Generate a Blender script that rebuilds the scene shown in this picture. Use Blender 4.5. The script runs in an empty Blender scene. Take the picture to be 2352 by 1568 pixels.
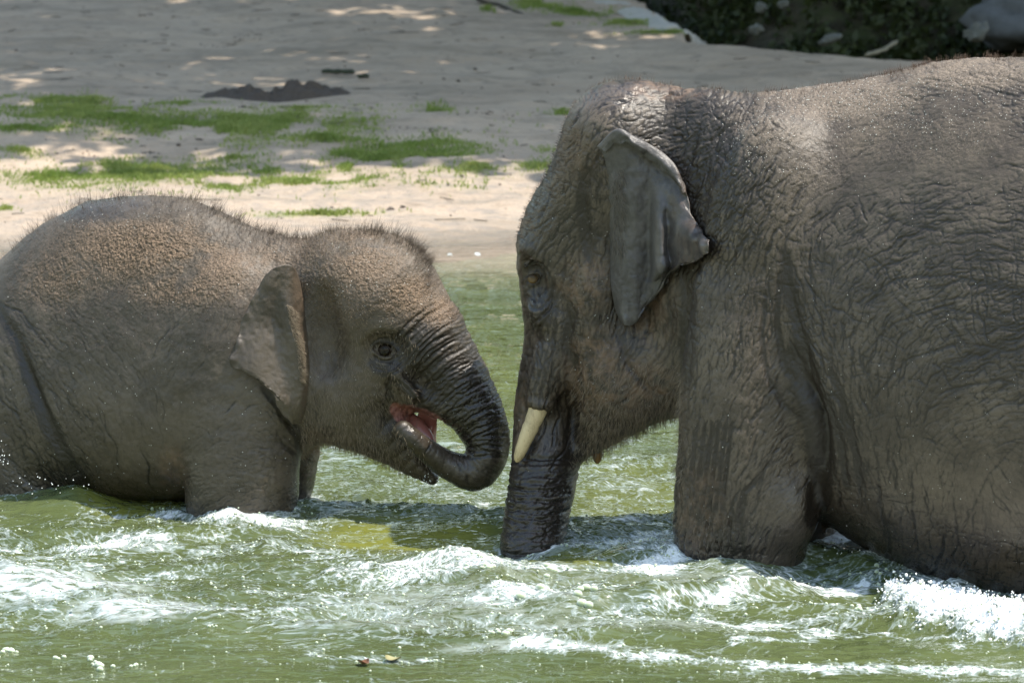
import bpy, bmesh, math, random, time
import numpy as np
T0 = time.time()
random.seed(5)
RNG = np.random.default_rng(11)
sc = bpy.context.scene
COL = sc.collection

# ------------------------------------------------------------------ camera
CAM = np.array([0.0, -14.0, 2.6])
PITCH = math.radians(7.63)
FPX = 9941.0                      # focal length in units of a 2352 px wide picture
cam = bpy.data.cameras.new('camera')
cam.sensor_width = 36.0
cam.lens = 36.0 * FPX / 2352.0
cam.clip_start = 0.5
cam.clip_end = 600.0
cam.dof.use_dof = True
cam.dof.focus_distance = 14.55
cam.dof.aperture_fstop = 7.0
cam_o = bpy.data.objects.new('camera', cam)
cam_o.location = CAM
cam_o.rotation_euler = (math.pi / 2 - PITCH, 0, 0)
COL.objects.link(cam_o)
sc.camera = cam_o

# ------------------------------------------------------------------ world, sun, exposure
SUN_EL, SUN_AZ = 67.0, 98.0       # azimuth measured from +Y (away from the camera) towards +X
w = bpy.data.worlds.new('World')
sc.world = w
w.use_nodes = True
nt = w.node_tree
sky = nt.nodes.new('ShaderNodeTexSky')
sky.sky_type = 'NISHITA'
sky.sun_disc = False
sky.sun_elevation = math.radians(SUN_EL)
sky.sun_rotation = math.radians(SUN_AZ)
sky.dust_density = 1.5
sky.air_density = 2.0
sky.ozone_density = 0.5
bg = nt.nodes['Background']
nt.links.new(sky.outputs[0], bg.inputs[0])
bg.inputs[1].default_value = 0.15
sl = bpy.data.lights.new('sun', 'SUN')
sl.energy = 4.2
sl.angle = math.radians(0.5)
sl.color = (1.0, 0.93, 0.82)
so = bpy.data.objects.new('sun', sl)
e_, a_ = math.radians(SUN_EL), math.radians(SUN_AZ)
SUN = np.array([math.cos(e_) * math.sin(a_), math.cos(e_) * math.cos(a_), math.sin(e_)])
so.rotation_euler = (math.pi / 2 - e_, 0, math.pi - a_)   # lamp shines along -SUN
so.location = (3, 3, 12)
COL.objects.link(so)
sc.view_settings.view_transform = 'Standard'
sc.view_settings.look = 'None'
sc.view_settings.gamma = 1.0
sc.view_settings.use_curve_mapping = False
sc.view_settings.exposure = 0.92
sc.render.engine = 'CYCLES'
sc.cycles.use_denoising = True
sc.cycles.max_bounces = 8
sc.cycles.diffuse_bounces = 4
sc.cycles.caustics_reflective = False
sc.cycles.caustics_refractive = False
sc.cycles.sample_clamp_indirect = 6.0

# ------------------------------------------------------------------ helpers: picture plane <-> place
CP, SP = math.cos(PITCH), math.sin(PITCH)
FWD = np.array([0, CP, -SP]); UPV = np.array([0, SP, CP])
def ray(dx, dy):
    return FWD + np.array([(dx - 1176) / FPX, 0, 0]) + UPV * ((784 - dy) / FPX)
def at(dx, dy, Y):
    r = ray(dx, dy); return CAM + r * ((Y - CAM[1]) / r[1])
def pxm(Y):                        # metres per picture unit at distance Y
    return (Y + 14.0) / CP / FPX
def at_z(dx, dy, z=0.0):
    r = ray(dx, dy); return CAM + r * ((z - CAM[2]) / r[2])

# ------------------------------------------------------------------ helpers: noise
def _hash(ix, iy, iz, seed):
    h = (ix.astype(np.int64) * 73856093) ^ (iy.astype(np.int64) * 19349663) ^ (iz.astype(np.int64) * 83492791) ^ (seed * 2654435761)
    h = (h ^ (h >> 13)) * 1274126177
    h = h ^ (h >> 16)
    return ((h & 0xffffff).astype(np.float32)) / float(0xffffff)
def vnoise(p, seed=0):
    """smooth value noise, p (N,3) or (N,2) -> 0..1"""
    if p.shape[1] == 2:
        p = np.concatenate([p, np.zeros((len(p), 1))], 1)
    f = np.floor(p); t = (p - f).astype(np.float32); i = f.astype(np.int64)
    t = t * t * t * (t * (t * 6 - 15) + 10)
    x, y, z = i[:, 0], i[:, 1], i[:, 2]
    out = 0
    for cx in (0, 1):
        wx = t[:, 0] if cx else 1 - t[:, 0]
        for cy in (0, 1):
            wy = t[:, 1] if cy else 1 - t[:, 1]
            for cz in (0, 1):
                wz = t[:, 2] if cz else 1 - t[:, 2]
                out = out + _hash(x + cx, y + cy, z + cz, seed) * wx * wy * wz
    return out
def fbm(p, seed=0, octv=4, gain=.5, lac=2.03):
    a, s, tot = 1.0, 0, 0
    for o in range(octv):
        s = s + a * vnoise(p * lac ** o + 17.3 * o, seed + o); tot += a; a *= gain
    return s / tot
def sstep(a, b, x):
    t = np.clip((x - a) / (b - a), 0, 1); return t * t * (3 - 2 * t)

# ------------------------------------------------------------------ helpers: objects
def mesh_obj(name, verts, faces, mat, parent=None, smooth=True, attrs=None, cols=None):
    """faces: (N,3) or (N,4) array, or list of them; attrs: dict of float point attributes"""
    me = bpy.data.meshes.new(name)
    verts = np.asarray(verts, dtype=np.float32)
    fl = faces if isinstance(faces, list) else [faces]
    fl = [np.asarray(f, dtype=np.int32) for f in fl if len(f)]
    nl = sum(f.size for f in fl); nf = sum(len(f) for f in fl)
    me.vertices.add(len(verts)); me.vertices.foreach_set('co', verts.ravel())
    me.loops.add(nl); me.polygons.add(nf)
    me.loops.foreach_set('vertex_index', np.concatenate([f.ravel() for f in fl]))
    st = []; o = 0
    for f in fl:
        st.append(o + np.arange(len(f)) * f.shape[1]); o += f.size
    me.polygons.foreach_set('loop_start', np.concatenate(st).astype(np.int32))
    me.polygons.foreach_set('use_smooth', np.full(nf, smooth, dtype=bool))
    me.update(calc_edges=True)
    me.validate(clean_customdata=False)
    for k, v in (attrs or {}).items():
        v = np.asarray(v, dtype=np.float32)
        if v.ndim == 2:
            a = me.attributes.new(k, 'FLOAT_VECTOR', 'POINT'); a.data.foreach_set('vector', v.ravel())
        else:
            a = me.attributes.new(k, 'FLOAT', 'POINT'); a.data.foreach_set('value', v)
    ob = bpy.data.objects.new(name, me)
    COL.objects.link(ob)
    if mat: me.materials.append(mat)
    if parent:
        ob.parent = parent
        ob.matrix_parent_inverse = parent.matrix_basis.inverted()
    return ob
def tag(o, label=None, cat=None, kind=None, group=None):
    for k, v in (('label', label), ('category', cat), ('kind', kind), ('group', group)):
        if v: o[k] = v
    return o
def thing(name, label, cat, loc, group=None):
    o = bpy.data.objects.new(name, None); COL.objects.link(o)
    o.location = [float(v) for v in loc]; o.empty_display_size = .2
    return tag(o, label, cat, None, group)

class NT:
    """small node-tree writer"""
    def __init__(s, name):
        s.m = bpy.data.materials.new(name); s.m.use_nodes = True
        s.t = s.m.node_tree; s.b = s.t.nodes['Principled BSDF']; s.out = s.t.nodes['Material Output']
    def n(s, typ, **kw):
        nd = s.t.nodes.new(typ)
        for k, v in kw.items():
            if k.startswith('i_'):
                key = k[2:]; key = int(key) if key.isdigit() else key.replace('_', ' ')
                nd.inputs[key].default_value = v
            else: setattr(nd, k, v)
        return nd
    def l(s, a, b): s.t.links.new(a, b)
    def attr(s, name): return s.n('ShaderNodeAttribute', attribute_name=name)
    def math(s, op, a, b=None, c=None, clamp=False):
        nd = s.n('ShaderNodeMath', operation=op); nd.use_clamp = clamp
        for i, v in enumerate((a, b, c)):
            if v is None: continue
            if isinstance(v, (int, float)): nd.inputs[i].default_value = v
            else: s.l(v, nd.inputs[i])
        return nd.outputs[0]
    def mix(s, fac, a, b):
        nd = s.n('ShaderNodeMix', data_type='RGBA')
        for i, v in ((0, fac), (6, a), (7, b)):
            if isinstance(v, (int, float)): nd.inputs[i].default_value = v
            elif isinstance(v, tuple): nd.inputs[i].default_value = (*v[:3], 1)
            else: s.l(v, nd.inputs[i])
        return nd.outputs[2]
    def ramp(s, fac, p0, p1, v0=0., v1=1.):
        nd = s.n('ShaderNodeMapRange', interpolation_type='SMOOTHSTEP')
        s.l(fac, nd.inputs[0])
        for i, v in enumerate((p0, p1, v0, v1)): nd.inputs[i + 1].default_value = v
        return nd.outputs[0]
    def noise(s, scale, detail=4, rough=.55, vec=None):
        nd = s.n('ShaderNodeTexNoise'); nd.inputs['Scale'].default_value = scale
        nd.inputs['Detail'].default_value = detail; nd.inputs['Roughness'].default_value = rough
        if vec is not None: s.l(vec, nd.inputs['Vector'])
        return nd.outputs[0]
    def voro(s, scale, feature='F1', vec=None, rand=1.0):
        nd = s.n('ShaderNodeTexVoronoi', feature=feature); nd.inputs['Scale'].default_value = scale
        nd.inputs['Randomness'].default_value = rand
        if vec is not None: s.l(vec, nd.inputs['Vector'])
        return nd.outputs[0]
    def coord(s, sx=1, sy=1, sz=1):
        tc = s.n('ShaderNodeTexCoord')
        mp = s.n('ShaderNodeMapping'); mp.inputs['Scale'].default_value = (sx, sy, sz)
        s.l(tc.outputs['Object'], mp.inputs['Vector']); return mp.outputs[0]
    def bump(s, h, strength, dist, prev=None):
        nd = s.n('ShaderNodeBump'); nd.inputs['Strength'].default_value = strength
        nd.inputs['Distance'].default_value = dist; s.l(h, nd.inputs['Height'])
        if prev is not None: s.l(prev, nd.inputs['Normal'])
        return nd.outputs[0]
def simple_mat(name, col, rough=.7, var=.25, scale=20, spec=.4):
    n = NT(name); v = n.noise(scale, 5, .6, n.coord())
    n.l(n.mix(v, tuple(c * (1 - var) for c in col), tuple(c * (1 + var) for c in col)), n.b.inputs['Base Color'])
    n.b.inputs['Roughness'].default_value = rough; n.b.inputs['Specular IOR Level'].default_value = spec
    n.l(n.bump(v, .3, .01), n.b.inputs['Normal'])
    return n.m
# ------------------------------------------------------------------ implicit bodies: smooth unions of tapered chains and ellipsoids
def smin(a, b, k):
    h = np.clip(.5 + .5 * (b - a) / k, 0, 1); return b * (1 - h) + a * h - k * h * (1 - h)
class Body:
    def __init__(s, plane):
        s.plane = plane; s.ops = []
    def P(s, dx, dy, yo=0.0):
        return at(dx, dy, s.plane(dx) + yo)
    def chain(s, pts, k=.05, ys=1.0, sub=False):
        """pts: (dx, dy, radius in picture units, y offset)"""
        q = [(s.P(a, b, o), r * pxm(s.plane(a) + o)) for a, b, r, o in pts]
        if len(q) > 2:                                # rounder bends
            M = np.array([[*p, r] for p, r in q]); M = np.concatenate([[2 * M[0] - M[1]], M, [2 * M[-1] - M[-2]]])
            out = []
            for i in range(1, len(M) - 2):
                for t in np.linspace(0, 1, 3, endpoint=False):
                    a, b, c, d = M[i - 1:i + 3]
                    out.append(.5 * (2 * b + (c - a) * t + (2 * a - 5 * b + 4 * c - d) * t ** 2 + (3 * b - a - 3 * c + d) * t ** 3))
            out.append(M[-2]); q = [(v[:3], v[3]) for v in out]
        lo = np.min([p - r * np.array([1, ys, 1]) for p, r in q], 0); hi = np.max([p + r * np.array([1, ys, 1]) for p, r in q], 0)
        s.ops.append(('chain', q, k, ys, sub, lo, hi))
    def ell(s, dx, dy, rx, rz, ry, yo=0.0, k=.06, rot=0.0, sub=False):
        m = pxm(s.plane(dx) + yo)
        c = s.P(dx, dy, yo); r = np.array([rx * m, ry, rz * m]); R = max(rx, rz) * m if rot else 0
        e = np.maximum(r, [R, 0, R])
        s.ops.append(('ell', c, r, math.radians(rot), k, sub, c - e, c + e))
    def loft(s, st, k=.05, egg=.25, ex=2.3):
        """st: (dx, top, bottom, half width)"""
        X, zc, h, wd, yc = [], [], [], [], []
        for dx, t, b, wv in st:
            a, c = s.P(dx, t), s.P(dx, b)
            X.append((a[0] + c[0]) / 2); zc.append((a[2] + c[2]) / 2); h.append((a[2] - c[2]) / 2); wd.append(wv); yc.append(s.plane(dx))
        xs = np.linspace(X[0], X[-1], 300)
        def sm(v):                                   # smooth the station curves
            r = np.interp(xs, X, v); kk = np.exp(-np.linspace(-2, 2, 15) ** 2); kk /= kk.sum()
            return np.convolve(np.pad(r, 7, 'reflect', reflect_type='odd'), kk, 'valid')
        s.ops.append(('loft', xs, sm(zc), sm(h), sm(wd), sm(yc), k, egg, ex))
    @staticmethod
    def _part(op, p):
        if op[0] == 'chain':
            _, q, k, ys, sub, lo, hi = op; dd = None
            S = np.array([1, 1 / ys, 1], np.float32)
            for i in range(max(1, len(q) - 1)):
                (a, ra), (b, rb) = q[i], q[min(i + 1, len(q) - 1)]
                a = a.astype(np.float32); b = b.astype(np.float32)
                pa = (p - a) * S; ba = (b - a) * S
                t = np.clip(pa @ ba / max(1e-9, float(ba @ ba)), 0, 1)
                v = pa - t[:, None] * ba
                e = np.sqrt(np.einsum('ij,ij->i', v, v)) - (np.float32(ra) + np.float32(rb - ra) * t)
                dd = e if dd is None else np.minimum(dd, e)
            return dd
        _, c, r, rot, k, sub, lo, hi = op
        q = (p - c).astype(np.float32)
        if rot:
            cs, sn = math.cos(rot), math.sin(rot)
            q = np.stack([q[:, 0] * cs + q[:, 2] * sn, q[:, 1], -q[:, 0] * sn + q[:, 2] * cs], 1)
        q1 = q / r.astype(np.float32); q2 = q1 / r.astype(np.float32)
        n1 = np.sqrt(np.einsum('ij,ij->i', q1, q1)) + 1e-6; n2 = np.sqrt(np.einsum('ij,ij->i', q2, q2)) + 1e-6
        return n1 * (n1 - 1) / n2
    def f(s, p):
        p = p.astype(np.float32); d = None
        for op in s.ops:
            if op[0] == 'loft':
                _, xs, zc, h, wd, yc, k, egg, ex = op; sub = False
                x = np.clip(p[:, 0], xs[0], xs[-1])
                zc, h, wd, yc = (np.interp(x, xs, v).astype(np.float32) for v in (zc, h, wd, yc))
                zn = (p[:, 2] - zc) / h
                wv = wd * (1 - egg * np.clip(zn, -1, 1))
                yn = (p[:, 1] - yc) / wv
                rr = (np.abs(zn) ** ex + np.abs(yn) ** ex + 1e-9) ** (1 / ex)
                e = (rr - 1) * np.minimum(h, wv)
                e = np.sqrt(np.maximum(e, 0) ** 2 + (p[:, 0] - x) ** 2) + np.minimum(e, 0)
                d = e.astype(np.float32) if d is None else smin(d, e, k)
                continue
            k = op[2] if op[0] == 'chain' else op[4]
            sub, lo, hi = op[-3:]
            lo = lo.astype(np.float32); hi = hi.astype(np.float32)
            o = np.maximum(np.maximum(lo - p, p - hi), 0)
            bb = np.einsum('ij,ij->i', o, o)
            if sub: m = bb < (k + .01) ** 2
            else:
                dm = np.maximum(d, 0) + k + .005
                m = bb < dm * dm
            ix = np.flatnonzero(m)
            if not len(ix): continue
            e = s._part(op, p[ix])
            d[ix] = -smin(-d[ix], e, k) if sub else smin(d[ix], e, k)
        return d.astype(np.float32)
    def grad(s, p, e=.002):
        K = np.array([[1, -1, -1], [-1, -1, 1], [-1, 1, -1], [1, 1, 1]], dtype=np.float32)
        g = 0; f0 = 0
        for kk in K:
            v = s.f(p + kk * e); g = g + v[:, None] * kk; f0 = f0 + v
        return g / (4 * e), f0 / 4
    def project(s, p, it=2, lim=.02):
        for _ in range(it):
            g, f = s.grad(p)
            l2 = np.maximum((g * g).sum(1), .05)
            st = np.clip(f / l2, -lim, lim)
            p = p - g * st[:, None]
        return p
    def hit(s, dx, dy, y0=-2.0, y1=3.0):
        """first surface met along the view ray through picture point (dx, dy)"""
        r = ray(dx, dy); r = r / np.linalg.norm(r)
        t = (y0 - CAM[1]) / r[1]
        for _ in range(120):
            p = CAM + r * t; d = float(s.f(p[None])[0])
            if d < .0006: break
            t += max(.0008, d * .6)
            if p[1] > y1: return None
        return p

def surface_nets(fn, ax):
    nx, ny, nz = (len(a) for a in ax)
    F = np.empty((nx, ny, nz), np.float32)
    yz = np.stack(np.meshgrid(ax[1], ax[2], indexing='ij'), -1).reshape(-1, 2)
    step = max(1, 400000 // len(yz))
    for i in range(0, nx, step):
        xs = ax[0][i:i + step]
        p = np.concatenate([np.repeat(xs, len(yz))[:, None], np.tile(yz, (len(xs), 1))], 1)
        F[i:i + step] = fn(p).reshape(len(xs), ny, nz)
    S = F < 0
    cs = np.zeros((nx - 1, ny - 1, nz - 1), np.int8)
    for a in (0, 1):
        for b in (0, 1):
            for c in (0, 1):
                cs += S[a:nx - 1 + a, b:ny - 1 + b, c:nz - 1 + c]
    act = (cs > 0) & (cs < 8)
    idx = np.full(act.shape, -1, np.int64); ii = np.argwhere(act); idx[act] = np.arange(len(ii))
    acc = np.zeros((len(ii), 3)); cnt = np.zeros(len(ii))
    offs = [(a, b, c) for a in (0, 1) for b in (0, 1) for c in (0, 1)]
    for o in offs:
        for d in range(3):
            if o[d]: continue
            o2 = list(o); o2[d] = 1
            A = F[ii[:, 0] + o[0], ii[:, 1] + o[1], ii[:, 2] + o[2]]; B = F[ii[:, 0] + o2[0], ii[:, 1] + o2[1], ii[:, 2] + o2[2]]
            m = (A < 0) != (B < 0)
            t = np.where(m, A / np.where(m, A - B, 1), 0)
            pos = ii + np.array(o, float); pos[:, d] += t
            acc[m] += pos[m]; cnt[m] += 1
    pos = acc / cnt[:, None]
    V = np.stack([np.interp(pos[:, d], np.arange(len(ax[d])), ax[d]) for d in range(3)], 1)
    Q = []
    for d in range(3):
        a = [slice(None)] * 3; b = [slice(None)] * 3
        a[d] = slice(0, -1); b[d] = slice(1, None)
        A, B = S[tuple(a)], S[tuple(b)]
        e = np.argwhere(A != B)
        u, v = (d + 1) % 3, (d + 2) % 3
        ok = (e[:, u] > 0) & (e[:, v] > 0) & (e[:, u] < F.shape[u] - 1) & (e[:, v] < F.shape[v] - 1)
        e = e[ok]; fl = A[tuple(e.T)]
        def cell(du, dv):
            c = e.copy(); c[:, u] += du; c[:, v] += dv; return idx[tuple(c.T)]
        q = np.stack([cell(-1, -1), cell(0, -1), cell(0, 0), cell(-1, 0)], 1)
        q[~fl] = q[~fl][:, ::-1]
        Q.append(q)
    return V, np.concatenate(Q)
def subdivide(V, Q):
    n = len(V)
    E = np.concatenate([np.stack([Q[:, i], Q[:, (i + 1) % 4]], 1) for i in range(4)])
    E.sort(1)
    key = E[:, 0].astype(np.int64) * n + E[:, 1]
    u, inv = np.unique(key, return_inverse=True)
    em = (V[u // n] + V[u % n]) / 2
    fc = V[Q].mean(1)
    nf = len(Q); inv = inv.reshape(4, nf) + n
    c = n + len(u) + np.arange(nf)
    N = [np.stack([Q[:, i], inv[i], c, inv[(i + 3) % 4]], 1) for i in range(4)]
    return np.concatenate([V, em, fc]), np.concatenate(N)
def subdivide_some(V, Q, sel):
    """split only the chosen quads; their neighbours take the new edge points, so nothing cracks"""
    n = len(V); Qs, Qr = Q[sel], Q[~sel]
    def key(a, b): return np.minimum(a, b).astype(np.int64) * n + np.maximum(a, b)
    ks = np.stack([key(Qs[:, i], Qs[:, (i + 1) % 4]) for i in range(4)], 1)
    u, inv = np.unique(ks.ravel(), return_inverse=True); inv = inv.reshape(ks.shape) + n
    em = (V[u // n] + V[u % n]) / 2; fc = V[Qs].mean(1); c = n + len(u) + np.arange(len(Qs))
    out = [np.concatenate([np.stack([Qs[:, i], inv[:, i], c, inv[:, (i + 3) % 4]], 1) for i in range(4)])]
    kr = np.stack([key(Qr[:, i], Qr[:, (i + 1) % 4]) for i in range(4)], 1)
    pos = np.clip(np.searchsorted(u, kr), 0, len(u) - 1); hit = u[pos] == kr
    pat = hit @ np.array([1, 2, 4, 8])
    for v in range(16):
        m = pat == v
        if not m.any(): continue
        cols = []
        for i in range(4):
            cols.append(Qr[m, i])
            if v >> i & 1: cols.append(pos[m, i] + n)
        out.append(np.stack(cols, 1))
    return np.concatenate([V, em, fc]), out
def graded(lo, hi, a, b, fine, coarse):
    """axis from lo to hi with spacing fine inside a..b and coarse outside"""
    mid = np.arange(a, b + fine, fine)
    def side(n0, to, sgn):
        out, st, x = [], fine, n0
        while (x - to) * sgn < 0:
            st = min(coarse, st * 1.25); x += sgn * st; out.append(x)
        return out
    return np.array(side(mid[0], lo, -1)[::-1] + list(mid) + side(mid[-1], hi, 1))

# ------------------------------------------------------------------ skin folds: grooves drawn along an orientation field on the animal's flank
class Folds:
    """height map over the animal's side (picture units); strokes follow a field interpolated from hand-read samples
    samples: (dx, dy, angle, depth, length, across); angle 0 = level, 90 = upright, positive rises to the right"""
    def __init__(s, box, samples, res=1.7, seed=3, density=1.0, sig=75.0, cl=.6):
        x0, x1, y0, y1 = box
        s.x0, s.y0, s.res = x0, y0, res
        s.nx, s.ny = int((x1 - x0) / res), int((y1 - y0) / res)
        S = np.array(samples, float)
        cg = 12.0
        gx, gy = np.arange(x0, x1 + cg, cg), np.arange(y0, y1 + cg, cg)
        G = np.stack(np.meshgrid(gx, gy, indexing='ij'), -1)
        d2 = ((G[:, :, None, :] - S[None, None, :, :2]) ** 2).sum(-1)
        W = np.exp(-d2 / (2 * sig ** 2)) + 1e-4 / (1 + d2 / sig ** 2)
        W /= W.sum(-1, keepdims=True)
        th = np.radians(S[:, 2])
        s.c2 = W @ np.cos(2 * th); s.s2 = W @ np.sin(2 * th)
        s.dep, s.len, s.acr = W @ S[:, 3], W @ S[:, 4], W @ S[:, 5]
        s.cg = cg
        rng = np.random.default_rng(seed)
        area = (x1 - x0) * (y1 - y0)
        s.H = np.zeros((s.nx, s.ny), np.float32)
        def look(a, p):
            i = np.clip((p[:, 0] - x0) / cg, 0, a.shape[0] - 1.001); j = np.clip((p[:, 1] - y0) / cg, 0, a.shape[1] - 1.001)
            fi, fj = i.astype(int), j.astype(int); u, v = i - fi, j - fj
            return a[fi, fj] * (1 - u) * (1 - v) + a[fi + 1, fj] * u * (1 - v) + a[fi, fj + 1] * (1 - u) * v + a[fi + 1, fj + 1] * u * v
        s.look = look
        for (cross, dens, lf, df, blur) in ((0, .0026, 1.0, .75, .75), (0, .0007, 2.0, 1.15, .95), (1, .0018, cl, .8, .75)):
            n = int(area * dens * density)
            p = np.stack([rng.uniform(x0, x1, n), rng.uniform(y0, y1, n)], 1)
            L = look(s.len, p) * lf * rng.lognormal(0, .4, n)
            D = look(s.dep, p) * df * rng.lognormal(0, .35, n)
            if cross: D = D * look(s.acr, p)
            H = np.zeros((s.nx, s.ny), np.float32)
            step = res * .7
            wob = rng.uniform(0, 6.28, n); wf = rng.uniform(.05, .14, n)
            for sg in (1, -1):
                q = p.copy(); pd = None
                for k in range(int(L.max() / 2 / step) + 1):
                    al = np.where(k * step < L / 2)[0]
                    if not len(al): break
                    c, sn = look(s.c2, q[al]), look(s.s2, q[al])
                    a = .5 * np.arctan2(sn, c) + (math.pi / 2 if cross else 0) + .35 * np.sin(wob[al] + sg * k * step * wf[al])
                    dv = np.stack([np.cos(a), -np.sin(a)], 1)
                    if pd is None:
                        pd = np.zeros((n, 2)); pd[al] = dv * sg
                    flip = (dv * pd[al]).sum(1) < 0
                    dv[flip] *= -1
                    pd[al] = dv
                    q[al] += dv * step
                    tp = np.clip(1.3 * (1 - k * step / (L[al] / 2)), 0, 1)
                    ix = ((q[al, 0] - x0) / res).astype(int); iy = ((q[al, 1] - y0) / res).astype(int)
                    ok = (ix >= 0) & (iy >= 0) & (ix < s.nx) & (iy < s.ny)
                    np.maximum.at(H, (ix[ok], iy[ok]), (D[al] * tp)[ok].astype(np.float32))
            s.H = np.maximum(s.H, s.blur(H, blur) * blur * 2.2)
    def cracks(s, size, ratio, depth, width, seed, warp=.35):
        """interlocking leather cells, drawn out along the fold direction"""
        rng = np.random.default_rng(seed)
        X = s.x0 + (np.arange(s.nx) + .5) * s.res; Y = s.y0 + (np.arange(s.ny) + .5) * s.res
        G = np.stack(np.meshgrid(X, Y, indexing='ij'), -1).reshape(-1, 2)
        W = (np.stack([fbm(G / (size * 3.5), seed, 2), fbm(G / (size * 3.5), seed + 5, 2)], 1) - .5) * size * warp * 4
        G = G + W
        a = .5 * np.arctan2(s.look(s.s2, G), s.look(s.c2, G)).astype(np.float32)
        ca, sa = np.cos(a), -np.sin(a)
        n1, n2 = int((s.nx * s.res) / size) + 12, int((s.ny * s.res) / size) + 12
        J = rng.uniform(0, 1, (n1, n2, 2))
        g = (G - [s.x0, s.y0]) / size + 5
        c = np.floor(g).astype(int)
        f1 = np.full(len(G), 99., np.float32); f2 = f1.copy()
        R = int(math.ceil(ratio ** .5 * 1.3)) + 1
        st = ratio ** .5
        for di in range(-R, R + 1):
            for dj in range(-R, R + 1):
                ii = np.clip(c[:, 0] + di, 0, n1 - 1); jj = np.clip(c[:, 1] + dj, 0, n2 - 1)
                d = (np.stack([ii, jj], 1) + J[ii, jj] - g).astype(np.float32)
                u = (d[:, 0] * ca + d[:, 1] * sa) / st; v = (-d[:, 0] * sa + d[:, 1] * ca) * st
                r = np.sqrt(u * u + v * v)
                m = r < f1
                f2 = np.where(m, f1, np.minimum(f2, r)); f1 = np.where(m, r, f1)
        e = (f2 - f1) * size
        k = np.exp(-(e / width) ** 1.3) + .25 * np.clip(f1, 0, 1)          # groove, and a slightly pillowed cell
        k = k * (.45 + 1.0 * fbm(G / (size * 6), seed + 9, 2))
        s.H = s.H + (k * depth * s.look(s.dep, G)).reshape(s.nx, s.ny).astype(np.float32)
    @staticmethod
    def blur(H, sg):
        r = int(sg * 3) + 1; k = np.exp(-np.arange(-r, r + 1) ** 2 / (2 * sg ** 2)); k /= k.sum()
        for ax in (0, 1):
            P = np.pad(H, [(r, r) if a == ax else (0, 0) for a in (0, 1)])
            H = sum(k[i] * np.take(P, np.arange(i, i + H.shape[ax]), axis=ax) for i in range(2 * r + 1))
        return H.astype(np.float32)
    def draw(s, pts, depth, width):
        """one named fold along a polyline"""
        pts = np.array(pts, float); H = np.zeros_like(s.H)
        seg = np.concatenate([[0], np.cumsum(np.hypot(*np.diff(pts, axis=0).T))])
        t = np.linspace(0, seg[-1], int(seg[-1] / s.res * 2) + 2)
        # smooth the polyline
        x = np.interp(t, seg, pts[:, 0]); y = np.interp(t, seg, pts[:, 1])
        kk = np.hanning(31); kk /= kk.sum()
        x = np.convolve(np.pad(x, 15, 'edge'), kk, 'valid'); y = np.convolve(np.pad(y, 15, 'edge'), kk, 'valid')
        ix = ((x - s.x0) / s.res).astype(int); iy = ((y - s.y0) / s.res).astype(int)
        tp = np.sin(np.pi * np.clip(t / seg[-1], 0.02, .98)) ** .4
        ok = (ix >= 0) & (iy >= 0) & (ix < s.nx) & (iy < s.ny)
        H[ix[ok], iy[ok]] = (depth * tp)[ok]
        sg = width / s.res
        s.H = s.H + s.blur(H, sg) * sg * 2.5
    def sample(s, d):
        def fold_back(v, n):                         # beyond the drawn part the pattern runs back on itself
            n = n - 20; v = np.abs(v - 10); v = v % (2 * n); return np.where(v > n, 2 * n - v, v) + 10
        i = np.clip(fold_back((d[:, 0] - s.x0) / s.res - .5, s.nx), 0, s.nx - 1.001); j = np.clip(fold_back((d[:, 1] - s.y0) / s.res - .5, s.ny), 0, s.ny - 1.001)
        fi, fj = i.astype(int), j.astype(int); u, v = i - fi, j - fj; a = s.H
        return a[fi, fj] * (1 - u) * (1 - v) + a[fi + 1, fj] * u * (1 - v) + a[fi, fj + 1] * (1 - u) * v + a[fi + 1, fj + 1] * u * v
def to_d(p, plane_y=None):
    """picture units of world points (used to read hand-placed fold samples on the flank)"""
    q = p - CAM
    z = q @ FWD
    return np.stack([1176 + FPX * q[:, 0] / z, 784 - FPX * (q @ UPV) / z], 1)
# ------------------------------------------------------------------ the adult elephant
def plane_a(dx):
    X = (dx - 1176) / FPX * 14.6
    return float(np.interp(X, [-.2, .1, .6, 1.7, 3.0], [.72, .62, .37, -.12, -.66]))
A = Body(plane_a)
A.loft([(1480, 260, 800, .17), (1540, 205, 880, .24), (1620, 199, 990, .33), (1700, 213, 1080, .40), (1800, 209, 1140, .45), (1880, 194, 1185, .49), (1960, 186, 1235, .52),
        (2050, 168, 1290, .55), (2130, 144, 1325, .57), (2220, 133, 1360, .585), (2352, 131, 1405, .60), (2500, 145, 1425, .60), (2700, 190, 1400, .57), (2900, 300, 1330, .48),
        (3050, 430, 1200, .36), (3150, 620, 950, .18)], egg=.24, ex=2.25)
# skull, forehead, brow
A.ell(1460, 400, 150, 208, .235, k=.08)
A.ell(1430, 305, 118, 112, .19, -.05, k=.05)
A.chain([(1408, 320, 105, 0), (1345, 440, 100, 0), (1280, 562, 95, 0), (1275, 690, 72, 0)], k=.09, ys=1.45)
# cheek, jaw, throat
A.ell(1385, 640, 95, 190, .235, k=.10, rot=-6)
A.ell(1425, 820, 120, 160, .21, k=.09)
A.chain([(1435, 890, 105, 0), (1372, 985, 52, 0), (1328, 1030, 30, 0)], k=.05, ys=1.3)
A.chain([(1430, 850, 110, 0), (1580, 830, 125, 0)], k=.08, ys=1.0)
# trunk
A.chain([(1275, 640, 76, 0), (1270, 780, 68, 0), (1262, 870, 74, 0), (1255, 960, 77, 0), (1254, 1050, 80, -.05), (1242, 1130, 80, -.14), (1228, 1210, 77, -.22), (1217, 1290, 73, -.29),
         (1205, 1400, 66, -.33), (1160, 1500, 56, -.34), (1110, 1530, 46, -.34)], k=.035, ys=1.12)
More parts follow.
